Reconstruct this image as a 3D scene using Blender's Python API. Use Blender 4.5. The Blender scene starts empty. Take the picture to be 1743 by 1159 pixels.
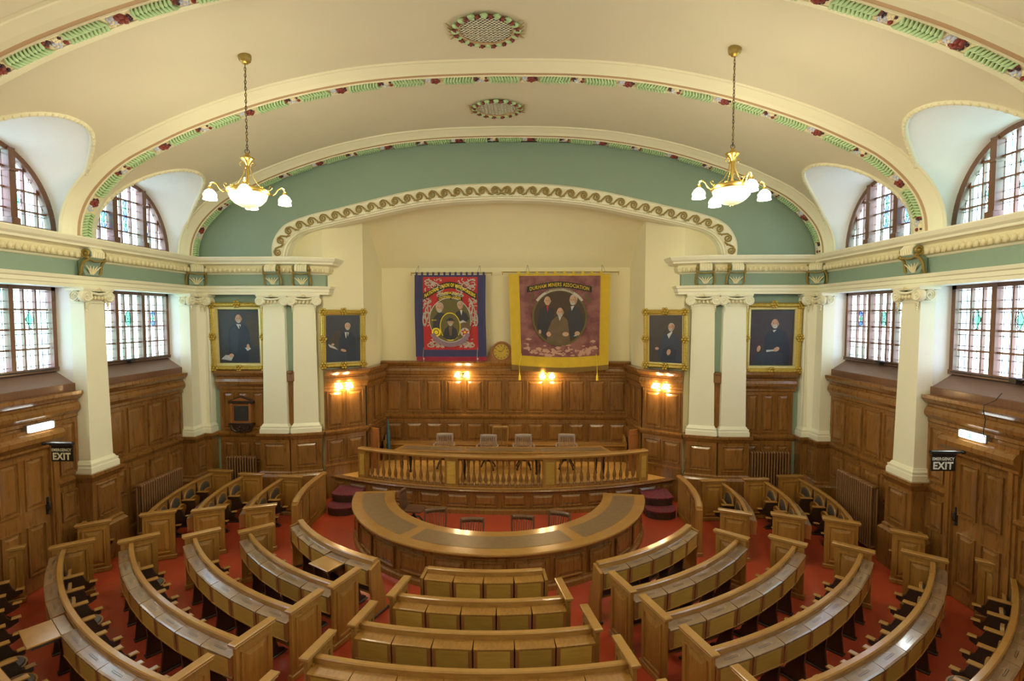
import bpy, math, random
from mathutils import Vector, Matrix
random.seed(7)
PI = math.pi
S = bpy.context.scene
COL = S.collection

# ------------------------------------------------------------------ camera
cam = bpy.data.objects.new('camera', bpy.data.cameras.new('camera'))
COL.objects.link(cam); S.camera = cam
cam.data.sensor_width = 36.0
cam.data.lens = 850.0 / 1743 * 36
cam.data.clip_start = 0.05; cam.data.clip_end = 400
cam.location = (0.668, 0, 4.95)
cam.rotation_euler = (PI / 2 - 0.0497, 0, 0.030)

# ------------------------------------------------------------------ sky and exposure
w = bpy.data.worlds.new('sky'); S.world = w; w.use_nodes = True
nt = w.node_tree; nt.nodes.clear()
out = nt.nodes.new('ShaderNodeOutputWorld'); bg = nt.nodes.new('ShaderNodeBackground')
tc = nt.nodes.new('ShaderNodeTexCoord'); sep = nt.nodes.new('ShaderNodeSeparateXYZ'); ramp = nt.nodes.new('ShaderNodeValToRGB')
nt.links.new(tc.outputs['Generated'], sep.inputs[0]); nt.links.new(sep.outputs['Z'], ramp.inputs[0])
ramp.color_ramp.elements[0].position = 0.0; ramp.color_ramp.elements[0].color = (0.60, 0.78, 0.76, 1)
ramp.color_ramp.elements[1].position = 0.25; ramp.color_ramp.elements[1].color = (0.74, 0.86, 1.0, 1)
nt.links.new(ramp.outputs[0], bg.inputs[0]); bg.inputs[1].default_value = 12.0
nt.links.new(bg.outputs[0], out.inputs[0])
S.view_settings.view_transform = 'Standard'; S.view_settings.look = 'None'
S.view_settings.gamma = 1; S.view_settings.use_curve_mapping = False
S.view_settings.exposure = 0.72
S.cycles.max_bounces = 7; S.cycles.diffuse_bounces = 5; S.cycles.glossy_bounces = 3
S.cycles.transmission_bounces = 4; S.cycles.transparent_max_bounces = 12
S.cycles.caustics_reflective = False; S.cycles.caustics_refractive = False
S.cycles.sample_clamp_indirect = 4.0
LAMP_W = 26.0      # watts of one chandelier globe
SCONCE_W = 5.0

# ------------------------------------------------------------------ daylight at the windows: sky portals
BAYS = [11.30, 8.25, 5.15, 2.05, -1.05]
def portal(sx, y, z, h, wd):
    l = bpy.data.lights.new('window_daylight', 'AREA'); l.shape = 'RECTANGLE'; l.size = wd; l.size_y = h
    l.cycles.is_portal = True
    o = bpy.data.objects.new('window_daylight', l); COL.objects.link(o)
    o.location = (sx * 8.66, y, z); o.rotation_euler = (PI / 2, 0, PI / 2 * sx)
    return o
for y in BAYS:
    for s in (-1, 1):
        portal(s, y - .05, 4.68, 1.7, 2.6); portal(s, y, 7.25, 1.5, 2.4)

# ------------------------------------------------------------------ materials
def nodes(name):
    m = bpy.data.materials.new(name); m.use_nodes = True
    n = m.node_tree; b = n.nodes['Principled BSDF']
    return m, n, b
def L(n, a, b): n.links.new(a, b)
def setc(b, c, rough=.6, metal=0., coat=0.):
    b.inputs['Base Color'].default_value = (*c, 1); b.inputs['Roughness'].default_value = rough
    b.inputs['Metallic'].default_value = metal; b.inputs['Coat Weight'].default_value = coat
def plain(name, c, rough=.6, metal=0., var=.08, scale=6., bump=0., coat=0.):
    m, n, b = nodes(name); setc(b, c, rough, metal, coat)
    t = n.nodes.new('ShaderNodeTexCoord'); no = n.nodes.new('ShaderNodeTexNoise'); no.inputs['Scale'].default_value = scale
    no.inputs['Detail'].default_value = 4
    L(n, t.outputs['Object'], no.inputs['Vector'])
    mx = n.nodes.new('ShaderNodeMix'); mx.data_type = 'RGBA'
    mx.inputs[6].default_value = (*[max(0, x * (1 - var)) for x in c], 1); mx.inputs[7].default_value = (*[min(1, x * (1 + var)) for x in c], 1)
    L(n, no.outputs['Fac'], mx.inputs[0]); L(n, mx.outputs[2], b.inputs['Base Color'])
    if bump:
        bp = n.nodes.new('ShaderNodeBump'); bp.inputs['Strength'].default_value = bump; bp.inputs['Distance'].default_value = .01
        L(n, no.outputs['Fac'], bp.inputs['Height']); L(n, bp.outputs[0], b.inputs['Normal'])
    return m
def wood(name, dark, light, rough=.3, stretch=(6, 6, .7), coat=.25, scale=3.0, rnd=0.):
    m, n, b = nodes(name); setc(b, light, rough, 0, coat); b.inputs['Coat Roughness'].default_value = .12
    t = n.nodes.new('ShaderNodeTexCoord'); mp = n.nodes.new('ShaderNodeMapping'); mp.inputs['Scale'].default_value = stretch
    L(n, t.outputs['Object'], mp.inputs[0])
    no = n.nodes.new('ShaderNodeTexNoise'); no.inputs['Scale'].default_value = scale; no.inputs['Detail'].default_value = 7; no.inputs['Roughness'].default_value = .65
    no.inputs['Distortion'].default_value = .6
    L(n, mp.outputs[0], no.inputs['Vector'])
    n2 = n.nodes.new('ShaderNodeTexNoise'); n2.inputs['Scale'].default_value = .9; n2.inputs['Detail'].default_value = 2
    L(n, t.outputs['Object'], n2.inputs['Vector'])
    ad = n.nodes.new('ShaderNodeMath'); ad.operation = 'MULTIPLY_ADD'; ad.inputs[1].default_value = .55
    L(n, no.outputs['Fac'], ad.inputs[0])
    m2 = n.nodes.new('ShaderNodeMath'); m2.operation = 'MULTIPLY'; m2.inputs[1].default_value = .45
    L(n, n2.outputs['Fac'], m2.inputs[0]); L(n, m2.outputs[0], ad.inputs[2])
    r = n.nodes.new('ShaderNodeValToRGB'); r.color_ramp.elements[0].position = .30; r.color_ramp.elements[1].position = .70
    r.color_ramp.elements[0].color = (*dark, 1); r.color_ramp.elements[1].color = (*light, 1)
    L(n, ad.outputs[0], r.inputs[0]); L(n, r.outputs[0], b.inputs['Base Color'])
    if rnd:      # boards cut from different planks
        oi = n.nodes.new('ShaderNodeObjectInfo'); mr = n.nodes.new('ShaderNodeMapRange'); mr.inputs[3].default_value = 1 - rnd; mr.inputs[4].default_value = 1 + rnd * .5
        L(n, oi.outputs['Random'], mr.inputs[0]); hs = n.nodes.new('ShaderNodeHueSaturation'); L(n, mr.outputs[0], hs.inputs['Value']); L(n, r.outputs[0], hs.inputs['Color']); L(n, hs.outputs[0], b.inputs['Base Color'])
    rr = n.nodes.new('ShaderNodeMapRange'); rr.inputs[3].default_value = rough - .06; rr.inputs[4].default_value = rough + .12
    L(n, no.outputs['Fac'], rr.inputs[0]); L(n, rr.outputs[0], b.inputs['Roughness'])
    bp = n.nodes.new('ShaderNodeBump'); bp.inputs['Strength'].default_value = .06; bp.inputs['Distance'].default_value = .004
    L(n, no.outputs['Fac'], bp.inputs['Height']); L(n, bp.outputs[0], b.inputs['Normal'])
    return m
def emis(name, c, s):
    m, n, b = nodes(name); setc(b, c, .4); b.inputs['Emission Color'].default_value = (*c, 1); b.inputs['Emission Strength'].default_value = s
    return m

M = {}
M['oak'] = wood('oak_golden', (.18, .080, .016), (.42, .212, .043))
M['oak_h'] = wood('oak_golden_rail', (.30, .150, .036), (.41, .218, .055), rough=.20, stretch=(1.5, 1.5, 1.5), scale=2, coat=.5)
M['flap'] = wood('oak_pale_flap', (.40, .23, .040), (.62, .39, .080), rough=.30, stretch=(1, 6, 6), rnd=.3)
M['band'] = wood('mahogany_band', (.24, .085, .025), (.36, .15, .045), rough=.3)
M['dado'] = wood('oak_dado', (.125, .052, .011), (.315, .143, .032), rough=.26, coat=.5)
M['chair'] = wood('dark_chair_wood', (.075, .032, .014), (.19, .09, .042), rough=.3)
M['dark'] = wood('dark_oak', (.018, .009, .006), (.055, .026, .014), rough=.35)
M['lid'] = wood('weathered_lid', (.19, .115, .06), (.33, .215, .12), rough=.22, coat=.6, stretch=(1.5, 5, 5), rnd=.2)
M['stagefl'] = wood('stage_boards', (.66, .36, .09), (.86, .52, .15), rough=.35, stretch=(.6, 8, 1))
M['cream'] = plain('cream_plaster', (.77, .73, .52), .55, var=.03, scale=2)
M['white'] = plain('ivory_plaster', (.80, .78, .60), .5, var=.03, scale=3)
M['reveal'] = plain('white_reveal', (.84, .85, .84), .55, var=.03, scale=3)
M['vault'] = plain('vault_plaster', (.65, .59, .43), .7, var=.05, scale=.8, bump=.05)
M['niche'] = plain('niche_plaster', (.78, .72, .47), .6, var=.04, scale=1.2)
M['green'] = plain('sage_green', (.235, .33, .255), .6, var=.05, scale=1.5)
M['tan'] = plain('tan_line', (.46, .30, .16), .6)
M['orn'] = plain('ornament_cream', (.72, .66, .42), .6, var=.1, scale=30)
M['leafg'] = plain('leaf_green', (.44, .62, .33), .6, var=.12, scale=30)
M['rose'] = plain('rose_red', (.22, .035, .025), .6, var=.2, scale=30)
M['bluew'] = plain('pale_blue_flower', (.50, .54, .66), .6)
M['creamf'] = plain('cream_flower', (.80, .70, .46), .6)
M['berry'] = plain('dark_berry', (.05, .02, .03), .5)
M['bronze'] = plain('olive_gilt', (.30, .21, .05), .45, metal=.2)
M['brass'] = plain('brass', (.60, .42, .11), .32, metal=1.)
M['iron'] = plain('dark_metal', (.05, .045, .04), .4, metal=.6)
M['gold'] = plain('gilt_frame', (.50, .35, .06), .38, metal=.45, var=.3, scale=25, bump=.2)
M['goldp'] = plain('pale_gilt_slip', (.62, .52, .22), .4, metal=.3, var=.1, scale=20)
M['lino'] = plain('red_linoleum', (.42, .062, .026), .26, var=.22, scale=1.3, coat=.1)
M['leather'] = plain('brown_desk_leather', (.19, .12, .055), .35, var=.35, scale=9)
M['seatl'] = plain('grey_seat_leather', (.075, .065, .055), .4, var=.2, scale=9)
M['radp'] = plain('brown_radiator_paint', (.20, .10, .04), .3)
M['slate'] = plain('slate', (.03, .03, .028), .5)
M['black'] = plain('black_paint', (.01, .01, .01), .4)
M['sill'] = plain('painted_sill', (.20, .125, .10), .35, var=.1, scale=2)
M['winw'] = wood('window_oak', (.10, .042, .022), (.20, .09, .045), rough=.4)
M['sign'] = plain('sign_lettering', (.75, .72, .50), .5)
M['signb'] = plain('sign_lettering_white', (.70, .74, .70), .5)
M['seatw'] = plain('weathered_chair', (.34, .27, .22), .4, var=.2, scale=8)
M['globe'] = emis('lit_glass_shade', (1, .93, .66), 22)
M['bulbg'] = emis('lit_wall_shade', (1, .86, .55), 26)
M['bowl'] = emis('glass_bowl', (.5, .48, .34), .25)
M['exitl'] = emis('exit_light_face', (.92, 1, .95), 6)
M['exitg'] = emis('exit_green', (.05, .5, .2), 1.5)
M['shoe'] = plain('silver', (.4, .4, .42), .35, metal=.9)

# carpet on the steps
def carpet():
    m, n, b = nodes('patterned_carpet'); setc(b, (.3, .03, .05), .9)
    t = n.nodes.new('ShaderNodeTexCoord'); v = n.nodes.new('ShaderNodeTexVoronoi'); v.inputs['Scale'].default_value = 13
    L(n, t.outputs['Object'], v.inputs['Vector'])
    r = n.nodes.new('ShaderNodeValToRGB'); e = r.color_ramp.elements
    e[0].position = .0; e[0].color = (.03, .05, .10, 1); e[1].position = .35; e[1].color = (.12, .011, .02, 1)
    x = e.new(.22); x.color = (.10, .10, .12, 1); x = e.new(.6); x.color = (.17, .02, .035, 1)
    L(n, v.outputs['Distance'], r.inputs[0]); L(n, r.outputs[0], b.inputs['Base Color'])
    return m
M['carpet'] = carpet()

# leaded glass: clear quarries with dark lead cames, drawn from the pane's own coordinates
def leaded(name, tint):
    m = bpy.data.materials.new(name); m.use_nodes = True; n = m.node_tree; n.nodes.clear()
    o = n.nodes.new('ShaderNodeOutputMaterial'); t = n.nodes.new('ShaderNodeTexCoord')
    sp = n.nodes.new('ShaderNodeSeparateXYZ'); L(n, t.outputs['Object'], sp.inputs[0])
    def line(sock, per, off, wd):
        a = n.nodes.new('ShaderNodeMath'); a.operation = 'ADD'; a.inputs[1].default_value = off + 100 * per; L(n, sock, a.inputs[0])
        d = n.nodes.new('ShaderNodeMath'); d.operation = 'DIVIDE'; d.inputs[1].default_value = per; L(n, a.outputs[0], d.inputs[0])
        f = n.nodes.new('ShaderNodeMath'); f.operation = 'FRACT'; L(n, d.outputs[0], f.inputs[0])
        c = n.nodes.new('ShaderNodeMath'); c.operation = 'LESS_THAN'; c.inputs[1].default_value = wd / per; L(n, f.outputs[0], c.inputs[0])
        return c.outputs[0]
    a = line(sp.outputs['Y'], .118, .0, .014); b = line(sp.outputs['Z'], .2, .0, .014)
    mx = n.nodes.new('ShaderNodeMath'); mx.operation = 'MAXIMUM'; L(n, a, mx.inputs[0]); L(n, b, mx.inputs[1])
    tr = n.nodes.new('ShaderNodeBsdfTransparent')
    no = n.nodes.new('ShaderNodeTexNoise'); no.inputs['Scale'].default_value = 1.1; L(n, t.outputs['Object'], no.inputs['Vector'])
    r = n.nodes.new('ShaderNodeValToRGB'); r.color_ramp.elements[0].position = .40; r.color_ramp.elements[0].color = (tint[0] * .75, tint[1], tint[2] * .93, 1)
    r.color_ramp.elements[1].position = .60; r.color_ramp.elements[1].color = (tint[0], tint[1] * .88, tint[2] * .97, 1)
    L(n, no.outputs['Fac'], r.inputs[0]); L(n, r.outputs[0], tr.inputs[0])
    gl = n.nodes.new('ShaderNodeBsdfGlossy'); gl.inputs['Roughness'].default_value = .1
    m1 = n.nodes.new('ShaderNodeMixShader'); m1.inputs[0].default_value = .05; L(n, tr.outputs[0], m1.inputs[1]); L(n, gl.outputs[0], m1.inputs[2])
    pr = n.nodes.new('ShaderNodeBsdfPrincipled'); pr.inputs['Base Color'].default_value = (.03, .03, .035, 1); pr.inputs['Roughness'].default_value = .5
    m2 = n.nodes.new('ShaderNodeMixShader'); L(n, mx.outputs[0], m2.inputs[0]); L(n, m1.outputs[0], m2.inputs[1]); L(n, pr.outputs[0], m2.inputs[2])
    L(n, m2.outputs[0], o.inputs[0])
    return m
M['lead'] = leaded('leaded_glass', (.55, .57, .60))
def stain(name, c):
    m = bpy.data.materials.new(name); m.use_nodes = True; n = m.node_tree; n.nodes.clear()
    o = n.nodes.new('ShaderNodeOutputMaterial'); tr = n.nodes.new('ShaderNodeBsdfTransparent')
    no = n.nodes.new('ShaderNodeTexNoise'); no.inputs['Scale'].default_value = 25
    mx = n.nodes.new('ShaderNodeMix'); mx.data_type = 'RGBA'; mx.inputs[6].default_value = (*[x * .8 for x in c], 1); mx.inputs[7].default_value = (*c, 1)
    L(n, no.outputs['Fac'], mx.inputs[0]); L(n, mx.outputs[2], tr.inputs[0]); L(n, tr.outputs[0], o.inputs[0])
    return m
M['sgreen'] = stain('green_glass', (.10, .36, .21)); M['sblue'] = stain('blue_glass', (.14, .22, .48))
M['sred'] = stain('red_glass', (.4, .03, .03)); M['sclear'] = stain('clear_glass', (.8, .8, .8))

# ------------------------------------------------------------------ mesh builder
class MB:
    def __init__(s): s.v = []; s.f = []; s.m = []; s.mats = []; s.T = Matrix.Identity(4); s.sm = []
    def mi(s, k):
        if k not in s.mats: s.mats.append(k)
        return s.mats.index(k)
    def add(s, vs, fs, k, smooth=False):
        o = len(s.v); T = s.T
        s.v += [tuple(T @ Vector(p)) for p in vs]
        i = s.mi(k)
        for f in fs: s.f.append([o + a for a in f]); s.m.append(i); s.sm.append(smooth)
    def box(s, x0, x1, y0, y1, z0, z1, k, bev=0.):
        b = min(bev, (x1 - x0) / 2.01, (y1 - y0) / 2.01, (z1 - z0) / 2.01)
        if b <= 0:
            s.add([(x0, y0, z0), (x1, y0, z0), (x1, y1, z0), (x0, y1, z0), (x0, y0, z1), (x1, y0, z1), (x1, y1, z1), (x0, y1, z1)],
                  [(0, 3, 2, 1), (4, 5, 6, 7), (0, 1, 5, 4), (1, 2, 6, 5), (2, 3, 7, 6), (3, 0, 4, 7)], k)
        else:
            def r(i, z): return [(x0 + i, y0 + i, z), (x1 - i, y0 + i, z), (x1 - i, y1 - i, z), (x0 + i, y1 - i, z)]
            vs = r(b, z0) + r(0, z0 + b) + r(0, z1 - b) + r(b, z1)
            fs = [(0, 3, 2, 1), (12, 13, 14, 15)]
            for a in range(3):
                for j in range(4):
                    fs.append((a * 4 + j, a * 4 + (j + 1) % 4, a * 4 + 4 + (j + 1) % 4, a * 4 + 4 + j))
            s.add(vs, fs, k)
    def prism(s, poly, a0, a1, k, axis='z', smooth=False):
        n = len(poly)
        if axis == 'z': f = lambda p, a: (p[0], p[1], a)
        elif axis == 'x': f = lambda p, a: (a, p[0], p[1])
        else: f = lambda p, a: (p[0], a, p[1])
        vs = [f(p, a0) for p in poly] + [f(p, a1) for p in poly]
        s.add(vs, [tuple(range(n - 1, -1, -1)), tuple(range(n, 2 * n))], k)
        s.add(vs, [(i, (i + 1) % n, n + (i + 1) % n, n + i) for i in range(n)], k, smooth)
    def grid(s, rows, k, smooth=True, cu=False, cv=False):
        R = len(rows); C = len(rows[0]); vs = [p for r in rows for p in r]; fs = []
        for i in range(R if cu else R - 1):
            for j in range(C if cv else C - 1):
                a, b = i, (i + 1) % R; c, d = j, (j + 1) % C
                fs.append((a * C + c, a * C + d, b * C + d, b * C + c))
        s.add(vs, fs, k, smooth)
    def lathe(s, c, prof, k, n=12, axis='z', smooth=True):
        rows = []
        for r, h in prof:
            row = []
            for i in range(n):
                a = 2 * PI * i / n; u, w_ = r * math.cos(a), r * math.sin(a)
                row.append({'z': (c[0] + u, c[1] + w_, c[2] + h), 'y': (c[0] + u, c[1] + h, c[2] + w_), 'x': (c[0] + h, c[1] + u, c[2] + w_)}[axis])
            rows.append(row)
        s.grid(rows, k, smooth, cv=True)
        s.add(rows[0], [tuple(range(n - 1, -1, -1))], k); s.add(rows[-1], [tuple(range(n))], k)
    def tube(s, pts, r, k, n=6, caps=True):
        pts = [Vector(p) for p in pts]; rows = []
        rad = r if isinstance(r, (list, tuple)) else [r] * len(pts)
        up = None
        for i, p in enumerate(pts):
            d = (pts[min(i + 1, len(pts) - 1)] - pts[max(i - 1, 0)])
            if d.length < 1e-9: d = Vector((0, 0, 1))
            d.normalize()
            if up is None:
                up = Vector((0, 0, 1)) if abs(d.z) < .9 else Vector((1, 0, 0))
            u = up - d * up.dot(d)
            if u.length < 1e-6: u = d.orthogonal()
            u.normalize(); up = u; v = d.cross(u)
            rows.append([tuple(p + (u * math.cos(2 * PI * j / n) + v * math.sin(2 * PI * j / n)) * rad[i]) for j in range(n)])
        s.grid(rows, k, True, cv=True)
        if caps: s.add(rows[0], [tuple(range(n - 1, -1, -1))], k); s.add(rows[-1], [tuple(range(n))], k)
    def ball(s, c, r, k, n=8, m=5, sc=(1, 1, 1)):
        rows = []
        for i in range(m + 1):
            a = PI * i / m; rr = max(math.sin(a), .001)
            rows.append([(c[0] + r * sc[0] * rr * math.cos(2 * PI * j / n), c[1] + r * sc[1] * rr * math.sin(2 * PI * j / n), c[2] + r * sc[2] * math.cos(a)) for j in range(n)])
        s.grid(rows, k, True, cv=True)
    def panel(s, o, u, v, nrm, w_, h, k, kf=None, b=.05, t=.034, fld=.036):
        """raised and fielded panel lying on a face: o lower corner, u and v directions"""
        kf = kf or k; o, u, v, nrm = Vector(o), Vector(u), Vector(v), Vector(nrm)
        b = min(b, w_ * .17, h * .17)
        st = [(0, 0, k), (.0, t, k), (b * .4, t, k), (b * .55, .004, k), (b * .75, .003, kf), (b * 1.8, fld, kf)]
        rings = []
        for ins, hh, _ in st:
            rings.append([o + u * x + v * y + nrm * hh for x, y in ((ins, ins), (w_ - ins, ins), (w_ - ins, h - ins), (ins, h - ins))])
        for i in range(len(st) - 1):
            a, c = rings[i], rings[i + 1]
            s.add([*a, *c], [(j, (j + 1) % 4, 4 + (j + 1) % 4, 4 + j) for j in range(4)], st[i + 1][2])
        s.add(rings[-1], [(0, 1, 2, 3)], kf)
    def sweep(s, path, prof, k, closed=False, side=1, capends=True, smooth=False):
        """prof = [(outward, z)], path in plan, outward = to the right of travel * side; k may be a list per strip"""
        n = len(path); rows = []
        P = [Vector((p[0], p[1])) for p in path]
        for i in range(n):
            a = P[i] - P[i - 1] if (i > 0 or closed) else P[1] - P[0]
            b = P[(i + 1) % n] - P[i] if (i < n - 1 or closed) else a
            if i == 0 and not closed: a = b
            a = a.normalized(); b = b.normalized()
            na = Vector((a.y, -a.x)) * side; nb = Vector((b.y, -b.x)) * side
            m_ = (na + nb); m_.normalize(); sc = 1 / max(.3, m_.dot(na))
            rows.append([(P[i].x + m_.x * d * sc, P[i].y + m_.y * d * sc, z) for d, z in prof])
        for j in range(len(prof) - 1):
            kk = k[j] if isinstance(k, (list, tuple)) else k
            s.grid([[r[j], r[j + 1]] for r in rows], kk, smooth, cu=closed)
        if capends and not closed:
            kk = k[0] if isinstance(k, (list, tuple)) else k
            for r in (rows[0], rows[-1]): s.add(r, [tuple(range(len(r)))], kk)
    def build(s, name, parent=None, loc=None):
        me = bpy.data.meshes.new(name); me.from_pydata(s.v, [], s.f)
        for k in s.mats: me.materials.append(M[k])
        me.polygons.foreach_set('material_index', s.m)
        me.polygons.foreach_set('use_smooth', s.sm)
        me.update()
        o = bpy.data.objects.new(name, me); COL.objects.link(o)
        if parent: o.parent = parent
        if loc: o.location = loc
        return o
def tag(o, label=None, cat=None, group=None, kind=None):
    if label: o['label'] = label
    if cat: o['category'] = cat
    if group: o['group'] = group
    if kind: o['kind'] = kind
    return o
def thing(name, loc, rz, label, cat, group=None):
    o = bpy.data.objects.new(name, None); COL.objects.link(o); o.location = loc; o.rotation_euler = (0, 0, rz)
    o.empty_display_size = .1
    return tag(o, label, cat, group)
def put(me, name, parent, loc=(0, 0, 0), rz=0., rx=0.):
    o = bpy.data.objects.new(name, me.data if hasattr(me, 'data') else me); COL.objects.link(o)
    o.parent = parent; o.location = loc; o.rotation_euler = (rx, 0, rz); return o
def copy_tree(o, parent=None):
    c = o.copy(); COL.objects.link(c); c.parent = parent
    for ch in list(o.children): copy_tree(ch, c)
    return c
def crom(pts, n):
    """smooth curve through points"""
    out = []; P = [Vector(p) for p in pts]
    for i in range(len(P) - 1):
        p0 = P[max(i - 1, 0)]; p1 = P[i]; p2 = P[i + 1]; p3 = P[min(i + 2, len(P) - 1)]
        for j in range(n):
            t = j / n
            out.append(.5 * ((2 * p1) + (p2 - p0) * t + (2 * p0 - 5 * p1 + 4 * p2 - p3) * t * t + (3 * p1 - p0 - 3 * p2 + p3) * t ** 3))
    out.append(P[-1]); return out
def resamp(pts, n):
    P = [Vector(p) for p in pts]; d = [0]
    for a, b in zip(P, P[1:]): d.append(d[-1] + (b - a).length)
    out = []; j = 0
    for i in range(n + 1):
        t = d[-1] * i / n
        while j < len(d) - 2 and d[j + 1] < t: j += 1
        u = (t - d[j]) / max(1e-9, d[j + 1] - d[j]); out.append(P[j].lerp(P[j + 1], u))
    return out
# ================================================================== SETTING
XW, XG, XP, YB = 8.2, 8.55, 7.9, 13.1       # wall face, window plane, pilaster face, back wall
ZC = 6.45                                    # cornice top
# floor, rear and outer shell
b = MB(); b.add([(-9.2, -3, 0), (9.2, -3, 0), (9.2, 15.8, 0), (-9.2, 15.8, 0)], [(0, 1, 2, 3)], 'lino'); tag(b.build('floor'), kind='structure')
b = MB(); b.box(-9.3, 9.3, -3.2, -3.0, -.1, 10.5, 'cream'); tag(b.build('wall_rear'), kind='structure')

# vault profile (half), x from side to crown
HALF = [(8.0, 6.45), (7.96, 6.8), (7.8, 7.17), (7.5, 7.53), (7.08, 7.87), (6.5, 8.17), (5.71, 8.51), (4.66, 8.86), (3.75, 9.09), (2.6, 9.29), (1.4, 9.39), (0, 9.42)]
hp = crom(HALF, 6)
def offs(pts, d):
    o = []
    for i, p in enumerate(pts):
        t = pts[min(i + 1, len(pts) - 1)] - pts[max(i - 1, 0)]; t.normalize()
        o.append(Vector((p.x + t.y * d, p.y - t.x * d)))
    o[-1].x = 0
    return o
# outward normal of a curve running from side up to crown (right half): away from the room
def fullprof(d):
    h = []
    for i, p in enumerate(hp):
        t = hp[min(i + 1, len(hp) - 1)] - hp[max(i - 1, 0)]; t.normalize()
        nx, nz = t.y, -t.x           # outward: +x at the foot, +z at the crown
        if nx * 1 + nz * 1 < 0: nx, nz = -nx, -nz
        h.append(Vector((p.x + nx * d, p.y + nz * d)))
    h[-1].x = 0
    return h
V = resamp(fullprof(.17), 60)
def xv(z):   # vault surface x at height z
    for a, c in zip(V, V[1:]):
        if a.y <= z <= c.y: return a.x + (c.x - a.x) * (z - a.y) / max(1e-9, c.y - a.y)
    return V[0].x
# vault with lunette embrasures
def zt(t):    # groin height for t in -1..1 across the embrasure
    return ZC + .03 + 1.72 * (max(0, 1 - abs(t) ** 2.3)) ** .5
HWG = 1.36
b = MB(); mold = MB(); em = MB()
edges = [13.1, 12.66, 9.94, 9.4, 6.86, 6.44, 3.8, 3.3, .7, .2, -2.4, -3.0]
def column(y, z0, s):
    pts = [q for q in V if q.y > z0 + 1e-4]
    st = Vector((xv(z0), z0)) if z0 > V[0].y else V[0]
    pts = resamp([st] + pts, 26)
    return [(p.x * s, y, p.y) for p in pts]
for s in (-1, 1):
    ys = []
    for c in BAYS:
        ys += [(c + 1.53, ZC)] + [(c + HWG * math.cos(PI * i / 28), zt(math.cos(PI * i / 28))) for i in range(29)] + [(c - 1.53, ZC)]
    ys = [(13.1, ZC)] + ys + [(-3.0, ZC)]
    rows = [column(y, z, s) for y, z in ys]
    b.grid(rows, 'vault')
    for c in BAYS:
        g = []; wn = []
        for i in range(29):
            t = math.cos(PI * i / 28); y = c + HWG * t; z = zt(t); x = xv(z)
            g.append((s * x, y, z)); wn.append((s * XG, c + 1.22 * t, ZC + .05 + 1.5 * max(0, 1 - abs(t) ** 2.05) ** .5))
        em.grid([g, [tuple(Vector(a).lerp(Vector(q), .5) + Vector((0, 0, .05))) for a, q in zip(g, wn)], wn], 'reveal')
        mold.tube([(p[0] - s * .0, p[1], p[2]) for p in g], .045, 'cream', n=6)
        if c > 4:
            for i in range(0, 56):
                u = i / 55 * 28; j = min(27, int(u)); p = Vector(g[j]).lerp(Vector(g[j + 1]), u - j)
                mold.ball(p + Vector((-s * .02, 0, -.02)), .033, 'orn', 5, 3)
tag(b.build('ceiling'), kind='structure'); tag(em.build('wall_window_embrasures'), kind='structure'); tag(mold.build('trim_1'), kind='structure')

# ribs: cream fascia, tan line, floral soffit
rib_sec = [(-.42, -.0, 'cream'), (-.40, .03, 'cream'), (-.37, .03, 'cream'), (-.24, .10, 'cream'), (-.18, .145, 'tan'), (-.125, .155, 'cream'), (-.115, .175, 'cream'),
           (-.10, .175, 'cream'), (-.10, .165, 'orn'), (.10, .165, 'cream'), (.10, .175, 'cream'), (.12, .175, 'cream'), (.17, .15, 'cream'), (.42, 0, 'cream')]
def flower(b, p, r, k, nrm, up):
    r *= 1.35
    nrm = Vector(nrm); a = nrm.orthogonal().normalized(); c = nrm.cross(a); p = Vector(p)
    for i in range(5):
        d = a * math.cos(i * 2 * PI / 5) + c * math.sin(i * 2 * PI / 5)
        b.ball(p + d * r * .55, r * .55, k, 5, 3)
    b.ball(p + nrm * r * .35, r * .35, 'creamf' if k == 'bluew' else k, 5, 3)
ribno = 2
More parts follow.
